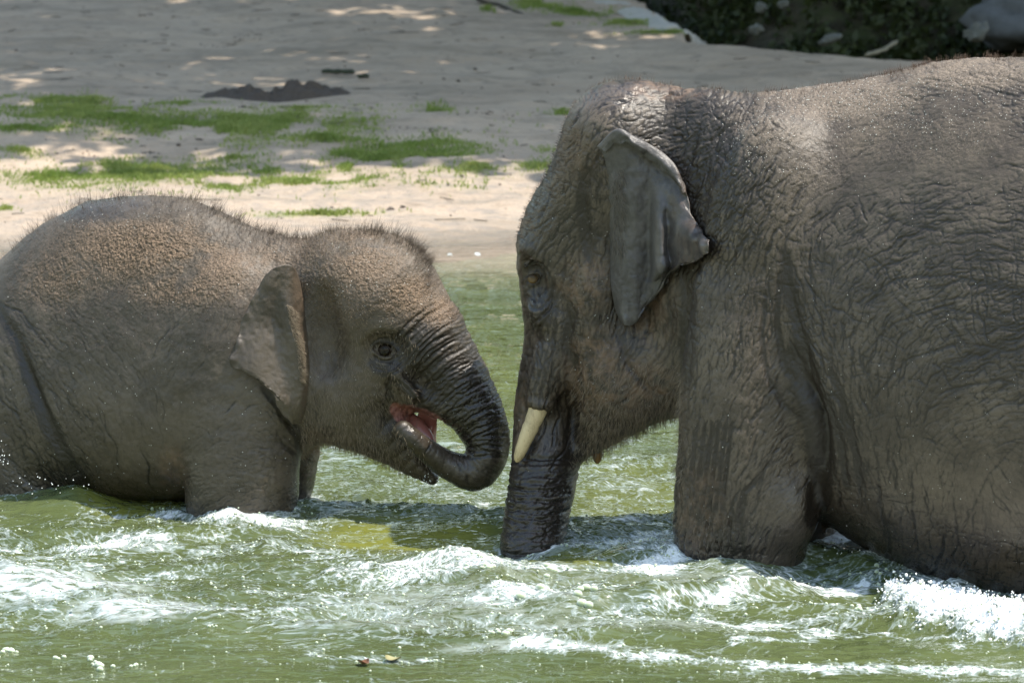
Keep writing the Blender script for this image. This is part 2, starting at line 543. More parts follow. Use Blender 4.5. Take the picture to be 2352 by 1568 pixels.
# tusk sheaths
for sgn in (-1, 1):
    A.chain([(1290, 770, 42, .125 * sgn), (1262, 850, 44, .15 * sgn), (1241, 915, 35, .165 * sgn)], k=.06)
    A.chain([(1222, 928, 9, .185 * sgn - .022), (1243, 932, 10, .18 * sgn + .03 * sgn), (1262, 926, 9, .17 * sgn)], k=.02)       # folded lip of the socket
    A.ell(1245, 585, 45, 42, .05, .135 * sgn, k=.05)          # brow
    A.ell(1218, 642, 34, 44, .036, .170 * sgn, k=.05, sub=True)  # eye socket
    A.ell(1262, 720, 46, 30, .05, .15 * sgn, k=.06)
# shoulder and forelegs
A.ell(1765, 560, 150, 300, .17, -.30, k=.12, rot=-4)
A.ell(1765, 560, 150, 300, .17, .30, k=.12, rot=-4)
A.chain([(1735, 700, 150, -.31), (1722, 860, 158, -.335), (1718, 1040, 163, -.34), (1704, 1200, 162, -.34), (1698, 1320, 140, -.34), (1694, 1480, 120, -.34), (1690, 1640, 125, -.34), (1690, 1720, 128, -.34)], k=.035, ys=.85)
A.ell(1795, 1160, 92, 110, .13, -.36, k=.04)
A.chain([(1775, 700, 140, .31), (1780, 860, 150, .33), (1790, 1040, 140, .33), (1800, 1200, 130, .33), (1800, 1480, 120, .33), (1800, 1720, 128, .33)], k=.035, ys=.85)
# hind legs and tail, beyond the frame
for sgn, ox in ((-1, 0), (1, -120)):
    A.chain([(2820 + ox, 800, 230, .30 * sgn), (2760 + ox, 1150, 190, .34 * sgn), (2790 + ox, 1400, 150, .34 * sgn), (2800 + ox, 1760, 140, .34 * sgn)], k=.08, ys=.8)
A.chain([(3080, 480, 45, 0), (3190, 700, 32, 0), (3200, 1000, 22, 0)], k=.05)

# ------------------------------------------------------------------ the calf
def plane_c(dx):
    X = (dx - 1176) / FPX * 14.9
    return float(np.interp(X, [-2.2, -1.5, -.75, .0], [1.72, 1.40, 1.00, .80]))
B = Body(plane_c)
B.loft([(-270, 720, 960, .10), (-200, 660, 1060, .22), (-100, 628, 1110, .31), (0, 600, 1130, .345), (60, 545, 1140, .36), (110, 510, 1145, .37), (200, 463, 1150, .38), (280, 451, 1150, .385), (350, 448, 1148, .385),
        (420, 454, 1144, .375), (480, 473, 1130, .36), (540, 503, 1110, .335), (600, 529, 1080, .30), (660, 545, 1040, .25), (730, 552, 990, .20), (780, 560, 950, .15)], egg=.26, ex=2.25)
# skull
B.ell(840, 700, 158, 162, .225, k=.06)
B.ell(800, 640, 110, 100, .20, k=.06)
B.chain([(880, 690, 140, 0), (965, 765, 105, 0)], k=.06, ys=1.15)
B.ell(905, 790, 120, 100, .20, k=.06)
# cheek and jaw
B.ell(790, 890, 92, 130, .19, k=.07)
B.ell(850, 860, 110, 110, .185, k=.07)
B.chain([(800, 925, 100, 0), (880, 985, 72, 0), (945, 1055, 36, 0), (992, 1098, 16, 0)], k=.04, ys=1.15)
B.chain([(780, 860, 110, 0), (660, 880, 130, 0)], k=.07, ys=1.1)
# trunk, curled back into the mouth
B.chain([(905, 880, 55, 0), (985, 905, 56, 0), (1040, 930, 50, 0)], k=.04, ys=1.5)       # upper lip
# mouth
B.chain([(910, 940, 11, -.15), (940, 960, 22, -.14), (980, 990, 33, -.12), (1012, 1016, 38, -.10)], k=.012, ys=3.8, sub=True)
B.chain([(985, 785, 93, 0), (1036, 855, 80, 0), (1087, 935, 68, 0), (1116, 1000, 56, 0), (1118, 1045, 50, -.01), (1088, 1084, 45, -.03), (1032, 1068, 34, -.07), (982, 1036, 28, -.12), (948, 1008, 25, -.16), (925, 985, 21, -.17)], k=.02, ys=1.1)
for sgn in (-1, 1):
    B.ell(882, 748, 62, 34, .05, .17 * sgn, k=.05, rot=0)     # brow
    B.ell(884, 806, 44, 40, .045, .215 * sgn, k=.04, sub=True)
    B.chain([(905, 856, 12, .178 * sgn), (950, 908, 12, .155 * sgn)], k=.04)
    B.ell(750, 760, 30, 90, .04, .21 * sgn, k=.07, sub=True)
# shoulder, legs
B.ell(520, 820, 110, 200, .10, -.235, k=.10, rot=-8)
B.ell(520, 820, 110, 200, .10, .235, k=.10, rot=-8)
B.chain([(555, 850, 115, -.19), (552, 960, 136, -.20), (556, 1080, 134, -.21), (556, 1190, 127, -.21), (556, 1340, 112, -.21), (556, 1500, 112, -.21)], k=.03, ys=.8)
B.chain([(600, 880, 110, .20), (645, 1000, 92, .20), (645, 1100, 80, .20), (636, 1180, 76, .20), (636, 1480, 90, .20)], k=.04, ys=.9)
B.ell(655, 930, 85, 130, .2, k=.06)
B.chain([(-60, 820, 110, -.21), (-15, 960, 118, -.235), (45, 1080, 112, -.24), (60, 1200, 104, -.24), (50, 1470, 100, -.24)], k=.035, ys=.75)
B.chain([(-90, 820, 110, .21), (-60, 960, 110, .22), (-60, 1080, 100, .22), (-60, 1470, 100, .22)], k=.05, ys=.75)
B.chain([(-240, 740, 26, 0), (-290, 900, 20, 0), (-285, 1050, 14, 0)], k=.04)

def build_body(bd, ax, xlim):
    V, Q = surface_nets(bd.f, ax)
    V = V.astype(np.float32)
    V = bd.project(V, 2)
    V, Q = subdivide(V, Q); V = V.astype(np.float32)
    V = bd.project(V, 1)
    g, f = bd.grad(V[::1], .004)
    c = V[Q].mean(1); ny = g[Q[:, 0], 1] / np.maximum(np.linalg.norm(g[Q[:, 0]], axis=1), 1e-6)
    V, Q = subdivide_some(V, Q, (ny < .22) & (c[:, 2] > -.07) & (c[:, 0] > xlim[0]) & (c[:, 0] < xlim[1]))
    V = bd.project(V.astype(np.float32), 1)
    g, f = bd.grad(V, .004)
    nrm = g / np.maximum(np.linalg.norm(g, axis=1, keepdims=True), 1e-6)
    print('body', len(V), 'verts', sum(map(len, Q)), 'faces', round(time.time() - T0, 1), flush=True)
    return V, Q, nrm
def cat_rom(G, nu, nv):
    """G (rows, cols, 3) -> (nv, nu, 3), smooth through the control points"""
    def up(M, n):
        m = np.concatenate([[2 * M[0] - M[1]], M, [2 * M[-1] - M[-2]]])
        u = np.linspace(0, len(M) - 1 - 1e-6, n); i = u.astype(int); t = (u - i).reshape(-1, *([1] * (M.ndim - 1)))
        a, b, c, d = m[i], m[i + 1], m[i + 2], m[i + 3]
        return .5 * (2 * b + (c - a) * t + (2 * a - 5 * b + 4 * c - d) * t ** 2 + (3 * b - a - 3 * c + d) * t ** 3)
    G = up(G, nv); return np.swapaxes(up(np.swapaxes(G, 0, 1), nu), 0, 1)
def sheet(name, S, thick, mat, parent, attrs=None):
    """closed leather-like sheet from a point grid S (nv, nu, 3); thin towards the rim"""
    nv, nu = S.shape[:2]
    du = np.gradient(S, axis=1); dv = np.gradient(S, axis=0)
    n = np.cross(du, dv); n /= np.maximum(np.linalg.norm(n, axis=-1, keepdims=True), 1e-9)
    u = np.linspace(0, 1, nu)[None, :]; v = np.linspace(0, 1, nv)[:, None]
    edge = np.minimum(np.minimum(v, 1 - v) * 6, (1 - u) * 5 + 0 * v)
    th = thick * (.35 + .65 * np.clip(edge, 0, 1) ** .5)[..., None]
    F, K = S - n * th / 2, S + n * th / 2
    V = np.concatenate([F.reshape(-1, 3), K.reshape(-1, 3)]); N = nu * nv
    i = (np.arange(nv - 1)[:, None] * nu + np.arange(nu - 1)[None]).ravel()
    q = np.stack([i, i + nu, i + nu + 1, i + 1], 1)
    Q = [q, q[:, ::-1] + N]
    r = np.concatenate([np.arange(nu), (np.arange(1, nv) * nu + nu - 1), (nv - 1) * nu + np.arange(nu - 2, -1, -1), np.arange(nv - 2, 0, -1) * nu])
    r2 = np.roll(r, -1)
    Q.append(np.stack([r, r2, r2 + N, r + N], 1))
    at2 = {k: np.concatenate([a.ravel(), a.ravel()]) for k, a in (attrs or {}).items()}
    return mesh_obj(name, V, np.concatenate(Q), mat, parent, attrs=at2)
def tube(name, pts, rad, mat, parent=None, seg=16, tip=True):
    pts = np.array(pts, float)
    t = np.gradient(pts, axis=0); t /= np.linalg.norm(t, axis=1, keepdims=True)
    ref = np.array([0, 1, 0.05]); a = np.cross(t, ref); a /= np.linalg.norm(a, axis=1, keepdims=True); b = np.cross(t, a)
    th = np.linspace(0, 2 * np.pi, seg, endpoint=False)
    R = pts[:, None] + (a[:, None] * np.cos(th)[None, :, None] + b[:, None] * np.sin(th)[None, :, None]) * np.asarray(rad)[:, None, None]
    n = len(pts); V = np.concatenate([R.reshape(-1, 3), pts[:1], pts[-1:]])
    i = np.arange(n - 1)[:, None] * seg; j = np.arange(seg)[None]; j2 = (j + 1) % seg
    q = np.stack([i + j, i + j2, i + seg + j2, i + seg + j], -1).reshape(-1, 4)
    jj = np.arange(seg); k = n * seg
    t1 = np.stack([(jj + 1) % seg, jj, np.full(seg, k)], 1); t2 = np.stack([(n - 1) * seg + jj, (n - 1) * seg + (jj + 1) % seg, np.full(seg, k + 1)], 1)
    return mesh_obj(name, V, [q, np.concatenate([t1, t2])], mat, parent)
def hairs(name, root, dirv, length, rad, mat, parent, droop=.15, seed=1):
    """many fine tapered hairs as one mesh"""
    rng = np.random.default_rng(seed); n = len(root)
    d = dirv / np.linalg.norm(dirv, axis=1, keepdims=True)
    a = np.cross(d, rng.normal(size=(n, 3))); a /= np.linalg.norm(a, axis=1, keepdims=True); b = np.cross(d, a)
    bend = rng.normal(0, 1, (n, 3)) * .5; bend[:, 2] -= 1
    L = length[:, None]
    mid = root + d * L * .55 + bend * L * droop * .3; tip = root + d * L + bend * L * droop
    root = root - d * .002
    rings = []
    for c, rr in ((root, 1.0), (mid, .75)):
        for k in range(3):
            th = k * 2.0944; rings.append(c + (a * math.cos(th) + b * math.sin(th)) * rad * rr)
    V = np.stack(rings + [tip], 1).reshape(-1, 3)
    o = np.arange(n)[:, None] * 7
    q = np.concatenate([o + np.array([[0, 1, 4, 3]]), o + np.array([[1, 2, 5, 4]]), o + np.array([[2, 0, 3, 5]])])
    t = np.concatenate([o + np.array([[3, 4, 6]]), o + np.array([[4, 5, 6]]), o + np.array([[5, 3, 6]])])
    return tag(mesh_obj(name, V, [q, t], mat, parent), kind='stuff')

# ------------------------------------------------------------------ skin
def skin_mat(name, dark, mid, dusty, rough, fine):
    n = NT(name); b = n.b; c = n.coord()
    big = n.noise(5, 4, .6, c); sml = n.noise(60, 3, .6, c); grain = n.noise(420, 2, .5, c)
    t = n.math('ADD', n.math('MULTIPLY', big, .75), n.math('MULTIPLY', sml, .35))
    col = n.mix(n.ramp(t, .38, .74), dark, mid)
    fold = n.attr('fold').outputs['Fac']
    col = n.mix(n.math('MULTIPLY', n.ramp(fold, .10, .70), .92), col, (dark[0] * .38, dark[1] * .36, dark[2] * .33))   # darker in the folds
    rust = n.attr('rust').outputs['Fac']
    col = n.mix(n.math('MULTIPLY', rust, n.ramp(n.noise(26, 4, .65, c), .35, .7)), col, (.17, .105, .065))
    col = n.mix(n.math('MULTIPLY', n.attr('wet').outputs['Fac'], .8), col, n.mix(.46, col, (.018, .017, .018)))
    dust = n.attr('dust').outputs['Fac']
    dcol = n.mix(n.ramp(n.noise(230, 2, .6, c), .36, .64), tuple(v * .36 for v in dusty), tuple(v * 1.25 for v in dusty))
    col = n.mix(n.math('MULTIPLY', dust, n.ramp(n.math('ADD', n.math('MULTIPLY', n.noise(150, 3, .6, c), .9), n.math('MULTIPLY', dust, .55)), .50, .82)), col, dcol)
    pink = n.attr('pink').outputs['Fac']
    col = n.mix(pink, col, n.mix(n.ramp(n.noise(55, 4, .6, c), .35, .65), (.17, .06, .052), (.40, .19, .165)))
    n.l(col, b.inputs['Base Color'])
    wet = n.attr('wet').outputs['Fac']
    r = n.math('ADD', rough, n.math('MULTIPLY', grain, .12))
    r = n.math('SUBTRACT', r, n.math('MULTIPLY', wet, .27)); r = n.math('ADD', r, n.math('MULTIPLY', dust, .25), clamp=True)
    n.l(r, b.inputs['Roughness']); b.inputs['Specular IOR Level'].default_value = .5
    cell = n.voro(fine, 'DISTANCE_TO_EDGE', n.coord(1, 1, .75))
    h = n.bump(n.ramp(cell, 0., .22), .22, .002)
    h = n.bump(grain, .30, .0012, h)
    h = n.bump(n.math('MULTIPLY', dust, n.noise(200, 2, .6, c)), .9, .005, h)
    n.l(h, b.inputs['Normal'])
    return n.m
M_skinA = skin_mat('grey_skin', (.046, .034, .023), (.108, .083, .058), (.27, .21, .155), .40, 150)
M_ear = skin_mat('ear_skin', (.050, .045, .042), (.102, .094, .088), (.25, .20, .15), .42, 170)
M_skinB = skin_mat('calf_skin', (.044, .034, .023), (.094, .073, .051), (.19, .128, .080), .43, 190)
n_ = NT('ivory'); c_ = n_.coord(1, 1, .35)
n_.l(n_.mix(n_.math('ADD', n_.math('MULTIPLY', n_.ramp(n_.noise(45, 7, .75, c_), .46, .74), .6), n_.math('MULTIPLY', n_.ramp(n_.noise(220, 3, .6, c_), .55, .7), .35), clamp=True), (.56, .44, .25), (.13, .08, .035)), n_.b.inputs['Base Color'])
n_.b.inputs['Roughness'].default_value = .42; n_.l(n_.bump(n_.noise(90, 4, .6, c_), .25, .003), n_.b.inputs['Normal']); M_ivory = n_.m
n_ = NT('eyeball'); n_.b.inputs['Base Color'].default_value = (.008, .005, .003, 1); n_.b.inputs['Roughness'].default_value = .05; n_.b.inputs['Specular IOR Level'].default_value = .3; M_eye = n_.m
n_ = NT('eye_amber'); n_.l(n_.mix(n_.noise(300, 2), (.10, .06, .025), (.20, .13, .06)), n_.b.inputs['Base Color']); n_.b.inputs['Roughness'].default_value = .08; M_eyeA = n_.m
n_ = NT('dark_hair'); n_.b.inputs['Base Color'].default_value = (.07, .050, .036, 1); n_.b.inputs['Roughness'].default_value = .5; M_hair = n_.m
n_ = NT('rusty_hair'); n_.b.inputs['Base Color'].default_value = (.085, .048, .028, 1); n_.b.inputs['Roughness'].default_value = .5; M_hairR = n_.m
n_ = NT('pale_hair'); n_.b.inputs['Base Color'].default_value = (.24, .19, .13, 1); n_.b.inputs['Roughness'].default_value = .5; M_hairP = n_.m
n_ = NT('grey_hair'); n_.b.inputs['Base Color'].default_value = (.16, .135, .105, 1); n_.b.inputs['Roughness'].default_value = .5; M_hairG = n_.m
n_ = NT('wet_mouth'); n_.l(n_.mix(n_.noise(80, 3), (.20, .065, .055), (.42, .18, .155)), n_.b.inputs['Base Color']); n_.b.inputs['Roughness'].default_value = .18
n_.b.inputs['Subsurface Weight'].default_value = 0; M_mouth = n_.m
M_lobe = simple_mat('ochre_lobe', (.30, .17, .06), .5)

def eyelids(bd, dx, dy, rw, rh, tilt, lid):
    """two lids laid on the skin round the eye; returns the eye centre and radius"""
    p = bd.hit(dx, dy); y0 = p[1] - bd.plane(dx)
    cs, sn = math.cos(math.radians(tilt)), math.sin(math.radians(tilt))
    for up in (1, -1):
        pts = []
        for k in range(9):
            a = math.pi * k / 8
            u, v = math.cos(a) * rw, math.sin(a) * rh * up
            x, y = dx + u * cs - v * sn * 0 , dy - (v * 1 + u * sn)
            h = bd.hit(x, y)
            yo = h[1] - bd.plane(x) - .002 if h is not None else y0
            pts.append((x, y, lid * (.65 + .35 * math.sin(a)), max(y0 - .02, min(y0 + .02, yo))))
        bd.chain(pts, k=.006)
    return p
def uv_ball(name, c, r, mat, parent, seg=24, ring=16, sc3=(1, 1, 1)):
    bm = bmesh.new(); bmesh.ops.create_uvsphere(bm, u_segments=seg, v_segments=ring, radius=1)
    V = np.array([v.co[:] for v in bm.verts]) * r * np.array(sc3) + np.array(c); bm.verts.index_update()
    F3 = [[v.index for v in f.verts] for f in bm.faces if len(f.verts) == 3]; F4 = [[v.index for v in f.verts] for f in bm.faces if len(f.verts) == 4]
    bm.free()
    return mesh_obj(name, V, [np.array(F4), np.array(F3)], mat, parent)

# ---- adult: eye first, so that the lids join the skin
eyeA = eyelids(A, 1226, 640, 17, 13, 20, 4.5)
A.chain([(1205, 612, 5, -.165), (1228, 600, 6, -.185), (1252, 612, 5, -.185)], k=.012)
A.chain([(1892, 1185, 14, -.10), (1891, 1224, 6, -.10)], k=.02)
eyeB = eyelids(B, 884, 804, 30, 18, -8, 4.6)

def fold_coords(bd, off):
    def fn(p):
        dx = 1176 + p[:, 0] * FPX / 14.5
        o = np.interp(dx, off[0], off[1])
        pl = np.array([bd.plane(x) for x in np.linspace(-1200, 4000, 400)])
        q = p.copy(); q[:, 1] = np.interp(dx, np.linspace(-1200, 4000, 400), pl) + o
        return to_d(q)
    return fn
fcA = fold_coords(A, ([1180, 1250, 1400, 1600, 1750, 2000], [-.10, -.14, -.23, -.30, -.44, -.52]))
fcB = fold_coords(B, ([-200, 0, 500, 650, 800, 950, 1100], [-.25, -.34, -.33, -.24, -.21, -.16, -.09]))

# samples: dx, dy, angle, depth (mm), length, cross share
FA = Folds((1120, 2420, 80, 1460), [
    (1420, 215, -10, 1.92, 40, 0.5), (1500, 230, -4, 4.32, 46, 0.55), (1600, 235, 5, 4.32, 40, 0.7), (1560, 300, 10, 4.56, 40, 0.8), (1650, 300, 40, 4.56, 50, 0.6), (1720, 270, 45, 3.60, 46, 0.8), (1640, 380, 60, 4.80, 60, 0.6),
    (1590, 440, 62, 4.80, 56, 0.7), (1680, 450, 62, 4.80, 60, 0.5), (1620, 540, 64, 4.32, 60, 0.5), (1740, 380, 62, 3.60, 50, 0.7), (1810, 300, 45, 1.92, 24, 1), (1900, 240, 20, 1.68, 20, 1), (2000, 220, 12, 1.44, 20, 1),
    (2150, 200, 8, 2.16, 36, 0.8), (2300, 170, -4, 2.40, 44, 0.8), (1700, 560, 66, 2.78, 56, 0.5), (1780, 480, 55, 2.16, 34, 0.9), (1860, 400, 35, 1.36, 27, 1.15), (1960, 380, 20, 1.08, 26, 0.8), (2200, 320, 5, 0.72, 30, 0.8),
    (1640, 680, 78, 1.68, 54, 0.3), (1620, 820, 82, 1.68, 60, 0.3), (1600, 960, 82, 1.98, 60, 0.4), (1590, 1100, 86, 2.58, 70, 0.25), (1640, 1200, 88, 3.84, 80, 0.2), (1570, 1230, 84, 3.12, 60, 0.3),
    (1740, 700, 74, 2.18, 50, 0.6), (1760, 860, 52, 1.98, 60, 0.4), (1700, 960, 66, 2.18, 64, 0.3), (1720, 1080, 68, 2.18, 56, 0.3), (1780, 1130, 35, 1.44, 50, 0.3), (1800, 980, 25, 1.79, 60, 0.4), (1820, 1230, 60, 1.20, 40, 0.4),
    (1840, 620, 108, 2.04, 45, 1.05), (1860, 780, 116, 2.38, 63, 0.85), (1900, 900, 112, 2.38, 72, 0.75), (1920, 1050, 100, 2.21, 72, 0.75), (1950, 1180, 100, 1.70, 54, 0.85),
    (1960, 560, 40, 2.04, 45, 0.95), (1980, 720, 62, 2.04, 54, 0.95), (2060, 640, 30, 2.21, 63, 0.85), (2080, 800, 60, 1.87, 54, 0.95), (2040, 960, 95, 1.70, 54, 0.85), (2060, 1140, 98, 1.70, 54, 0.95),
    (2200, 520, 10, 1.87, 72, 0.75), (2320, 560, -8, 2.04, 72, 0.85), (2180, 680, 22, 2.38, 81, 0.95), (2320, 700, 12, 2.55, 81, 1.15), (2250, 830, 20, 2.21, 81, 1.05), (2200, 960, 30, 1.53, 72, 0.85), (2320, 940, 15, 1.53, 72, 0.75),
    (2200, 1100, 80, 1.36, 45, 0.95), (2320, 1100, -42, 1.19, 54, 0.85), (2200, 1250, 82, 1.70, 54, 0.95), (2330, 1300, 80, 1.70, 45, 1.05),
    (1350, 260, 50, 1.68, 30, 0.6), (1300, 400, 62, 1.68, 34, 0.6), (1370, 300, 60, 3.60, 30, 0.9), (1350, 400, 85, 3.60, 34, 0.9), (1255, 520, 50, 1.92, 36, 0.5), (1210, 570, 65, 2.16, 40, 0.4), (1300, 560, 48, 2.88, 46, 0.4),
    (1350, 570, 84, 2.88, 44, 0.6), (1330, 660, 88, 3.12, 46, 0.5), (1380, 720, 86, 3.12, 60, 0.4), (1300, 750, 86, 3.12, 50, 0.5), (1230, 720, 88, 3.12, 50, 0.4), (1210, 840, 88, 3.12, 60, 0.4), (1270, 880, 86, 3.60, 64, 0.3),
    (1330, 880, 80, 2.88, 50, 0.4), (1420, 820, 72, 2.40, 60, 0.3), (1500, 860, 62, 2.88, 70, 0.3), (1540, 740, 84, 2.40, 60, 0.3), (1430, 950, 40, 1.92, 40, 0.5), (1500, 930, 35, 1.92, 40, 0.4),
    (1230, 980, 84, 1.92, 40, 0.6), (1280, 1010, 70, 1.92, 40, 0.6), (1240, 1090, 0, 4.80, 70, 0.35), (1230, 1160, 4, 5.52, 76, 0.3), (1222, 1230, 6, 5.52, 76, 0.3), (1290, 1130, 30, 4.80, 50, 0.5)],
    seed=4, density=.85, sig=55, cl=1.2)
FA.H *= 1.0
FA.cracks(18, 4.2, .85, 1.7, 41)
FA.cracks(10, 2.2, .26, 1.5, 43)
FA.draw([(1795, 560), (1812, 660), (1838, 770), (1872, 880), (1895, 980), (1905, 1100)], 7, 8)
FA.draw([(1825, 800), (1850, 880), (1876, 960), (1888, 1060), (1882, 1150), (1874, 1210)], 26, 13)
for x0, x1, dpt in ((1572, 1560, 4), (1590, 1574, 5), (1606, 1590, 6), (1622, 1607, 6), (1638, 1622, 5), (1652, 1648, 6)):
    FA.draw([(x0 + 22, 940), (x0 + 10, 1040), (x0, 1120), (x1, 1200), (x1 + 2, 1275)], dpt, 3.2)
FA.draw([(1790, 620), (1782, 740), (1800, 840), (1840, 900)], 4, 5); FA.draw([(1760, 640), (1745, 760), (1760, 860), (1800, 930), (1850, 970)], 3, 4)
FA.draw([(1990, 480), (2080, 520), (2200, 540), (2340, 530)], 1.4, 2.1); FA.draw([(1960, 700), (2060, 640), (2180, 630), (2340, 660)], 1.8, 2.1); FA.draw([(1950, 840), (2050, 740), (2160, 700), (2340, 740)], 1.8, 2.1)
FA.draw([(1985, 930), (2080, 820), (2200, 780), (2350, 800)], 1.8, 2.1); FA.draw([(2050, 1000), (2160, 890), (2280, 860), (2380, 880)], 1.4, 2.1); FA.draw([(1940, 600), (1960, 760), (1950, 900), (1965, 1060)], 1.4, 2.1)
FA.draw([(2010, 1010), (2020, 1130), (2040, 1250)], 1.8, 2.1); FA.draw([(2090, 1060), (2095, 1180), (2120, 1300)], 1.8, 2.1); FA.draw([(2180, 1120), (2200, 1240), (2240, 1340)], 1.4, 2.1); FA.draw([(2330, 1000), (2260, 1080), (2220, 1180)], 1.4, 2.1)
FA.draw([(1560, 560), (1580, 700), (1572, 860)], 6, 8)
FA.draw([(1840, 860), (1868, 930), (1884, 1010), (1886, 1080)], 20, 7)
FA.draw([(1745, 1080), (1702, 1110), (1690, 1180), (1700, 1250), (1708, 1300)], 5, 5)
FA.draw([(1670, 1160), (1668, 1220), (1676, 1290)], 7, 4); FA.draw([(1640, 1170), (1636, 1230), (1640, 1280)], 5, 4)
FA.draw([(1895, 900), (1930, 1020), (1950, 1130)], 6, 5); FA.draw([(1905, 840), (1950, 980), (1980, 1120)], 5, 5)
FA.draw([(1655, 290), (1640, 360), (1600, 420), (1585, 480)], 8, 7); FA.draw([(1680, 300), (1665, 400), (1640, 470), (1625, 560)], 6, 6); FA.draw([(1610, 300), (1590, 350), (1570, 400)], 7, 6)
FA.draw([(1345, 380), (1338, 440), (1345, 520), (1352, 600)], 9, 8); FA.draw([(1320, 700), (1300, 780), (1312, 860), (1322, 930)], 9, 7)
FA.draw([(1315, 800), (1330, 900), (1318, 980), (1312, 1050)], 10, 8)
for rr, dd, a0, a1 in ((28, 4, .2, 2.6), (38, 5, .3, 2.4), (34, 4, -2.2, -.3), (48, 4, -2.0, .2), (60, 3, -1.7, -.2)):
    FA.draw([(1228 + rr * .9 * math.cos(a) + 2 * math.sin(5 * a + rr), 645 - rr * 1.2 * math.sin(a) + 2 * math.sin(4 * a)) for a in np.linspace(a0, a1, 16)], dd, 2.4)
FA.draw([(1200, 700), (1228, 735), (1262, 700), (1268, 650)], 6, 3); FA.draw([(1206, 715), (1236, 752), (1275, 700)], 4, 3)
FA.draw([(1420, 760), (1440, 840), (1490, 900), (1550, 935)], 6, 5); FA.draw([(1360, 780), (1352, 860), (1362, 940)], 5, 5)

FB = Folds((-60, 1220, 400, 1220), [
    (60, 620, 20, .8, 24, 1.), (300, 500, 0, .9, 22, 1.), (450, 600, 20, 1.0, 24, 1.), (250, 700, -30, .9, 40, .8), (100, 720, -40, 1.5, 56, .6), (40, 900, -58, 1.8, 60, .6), (90, 1050, -60, 2.4, 60, .7), (160, 960, -58, 1.8, 70, .5),
    (250, 850, -55, 1.2, 60, .5), (330, 960, -75, 1.0, 50, .5), (330, 1090, -80, 1.0, 40, .5), (420, 760, 62, 1.1, 46, .7), (500, 640, 75, 1.2, 36, .8), (560, 700, 82, 1.4, 36, .6), (540, 820, 50, .9, 40, .7),
    (450, 960, 55, .8, 40, .7), (560, 960, 25, 1.0, 44, .7), (520, 1080, -10, 1.3, 46, .9), (600, 1050, -8, 1.8, 50, .6), (620, 1130, 10, 1.8, 50, .7), (480, 1150, 40, 1.3, 40, .9), (650, 950, -50, 1.4, 50, .4), (690, 1020, -70, 1.6, 40, .5),
    (800, 600, 40, .8, 20, 1.), (760, 700, 60, .8, 30, .8), (780, 860, 70, .7, 40, .6), (850, 940, 70, 1.0, 36, .5), (850, 880, 60, 1.4, 50, .4), (800, 1000, 20, .8, 30, .6), (900, 1020, -40, 1.0, 30, .6),
    (960, 720, 20, .6, 30, .6), (1000, 770, 16, 2.4, 70, .25), (960, 790, 35, 2.4, 60, .25), (940, 860, 55, 2.2, 50, .3), (1040, 810, 8, 2.8, 80, .25), (1050, 850, 12, 3.4, 90, .25), (1000, 860, 42, 3.0, 80, .2), (1085, 900, 15, 4.0, 90, .5),
    (1040, 920, 42, 3.4, 80, .25), (1110, 950, 12, 4.2, 80, .5), (1060, 970, 50, 3.0, 60, .3), (1130, 1000, 6, 3.2, 80, .3), (1120, 1050, -22, 1.6, 60, .3), (1085, 1085, -60, 1.0, 50, .4), (1030, 1065, 85, .9, 30, .4), (980, 1030, 60, .7, 24, .5), (930, 920, 20, 1.6, 40, .3),
    (890, 760, 10, .8, 30, .5), (830, 800, 20, .6, 40, .6)], seed=9, density=.9, sig=42, cl=.9)
FB.H *= .95
FB.cracks(13, 2.6, .75, 1.5, 51)
FB.cracks(8.5, 1.6, .28, 1.5, 53)
FB.draw([(-10, 700), (40, 770), (72, 850), (110, 950), (155, 1040), (205, 1120)], 11, 8); FB.draw([(60, 820), (110, 930), (150, 1010)], 7, 6)
FB.draw([(640, 940), (682, 1000), (694, 1060), (690, 1110)], 8, 5); FB.draw([(600, 880), (660, 960), (700, 1020)], 5, 5)
for rx, rz, dd, a0, a1 in ((27, 22, 4, .1, 3.0), (34, 30, 3.5, .4, 2.9), (44, 42, 2, .5, 2.3), (28, 24, 4, -2.9, -.2), (38, 36, 4, -2.7, -.5), (48, 44, 2.5, -2.4, -.7)):
    FB.draw([(884 + rx * math.cos(a) + 1.5 * math.sin(5 * a + rx), 806 - rz * math.sin(a)) for a in np.linspace(a0, a1, 16)], dd, 2.2)
FB.draw([(845, 828), (870, 850), (905, 843), (935, 815)], 6, 3); FB.draw([(850, 845), (880, 862), (915, 850), (940, 822)], 4, 3)
FB.draw([(905, 870), (935, 890), (955, 915), (960, 935)], 6, 4); FB.draw([(925, 855), (955, 885), (975, 915)], 5, 4); FB.draw([(900, 850), (890, 890), (905, 925)], 5, 4)
FB.draw([(895, 900), (880, 940), (885, 990)], 5, 5); FB.draw([(935, 935), (965, 955), (990, 940)], 4, 4)

def trunk_rings(F, axis, step, depth, width, bow, rng):
    """regular creases across a trunk; axis: (dx, dy, half width)"""
    M = np.array(axis, float); seg = np.concatenate([[0], np.cumsum(np.hypot(*np.diff(M[:, :2], axis=0).T))])
    s_ = 0.0
    while s_ < seg[-1]:
        c = np.array([np.interp(s_, seg, M[:, k]) for k in range(3)]); c2 = np.array([np.interp(min(s_ + 4, seg[-1]), seg, M[:, k]) for k in range(3)]); c1 = np.array([np.interp(max(s_ - 4, 0), seg, M[:, k]) for k in range(3)])
        t = (c2 - c1)[:2]; t /= np.linalg.norm(t); nn = np.array([t[1], -t[0]])
        a, b = -1.15 + rng.uniform(0, .5), 1.15 - rng.uniform(0, .7)
        pts = [c[:2] + nn * c[2] * u + t * (bow * (u * u - .3) * c[2] + rng.normal(0, 1.6)) for u in np.linspace(a, b, 7)]
        F.draw(pts, depth * rng.uniform(.5, 1.3), width * rng.uniform(.8, 1.2))
        s_ += step * rng.uniform(.65, 1.35)
rg_ = np.random.default_rng(21)
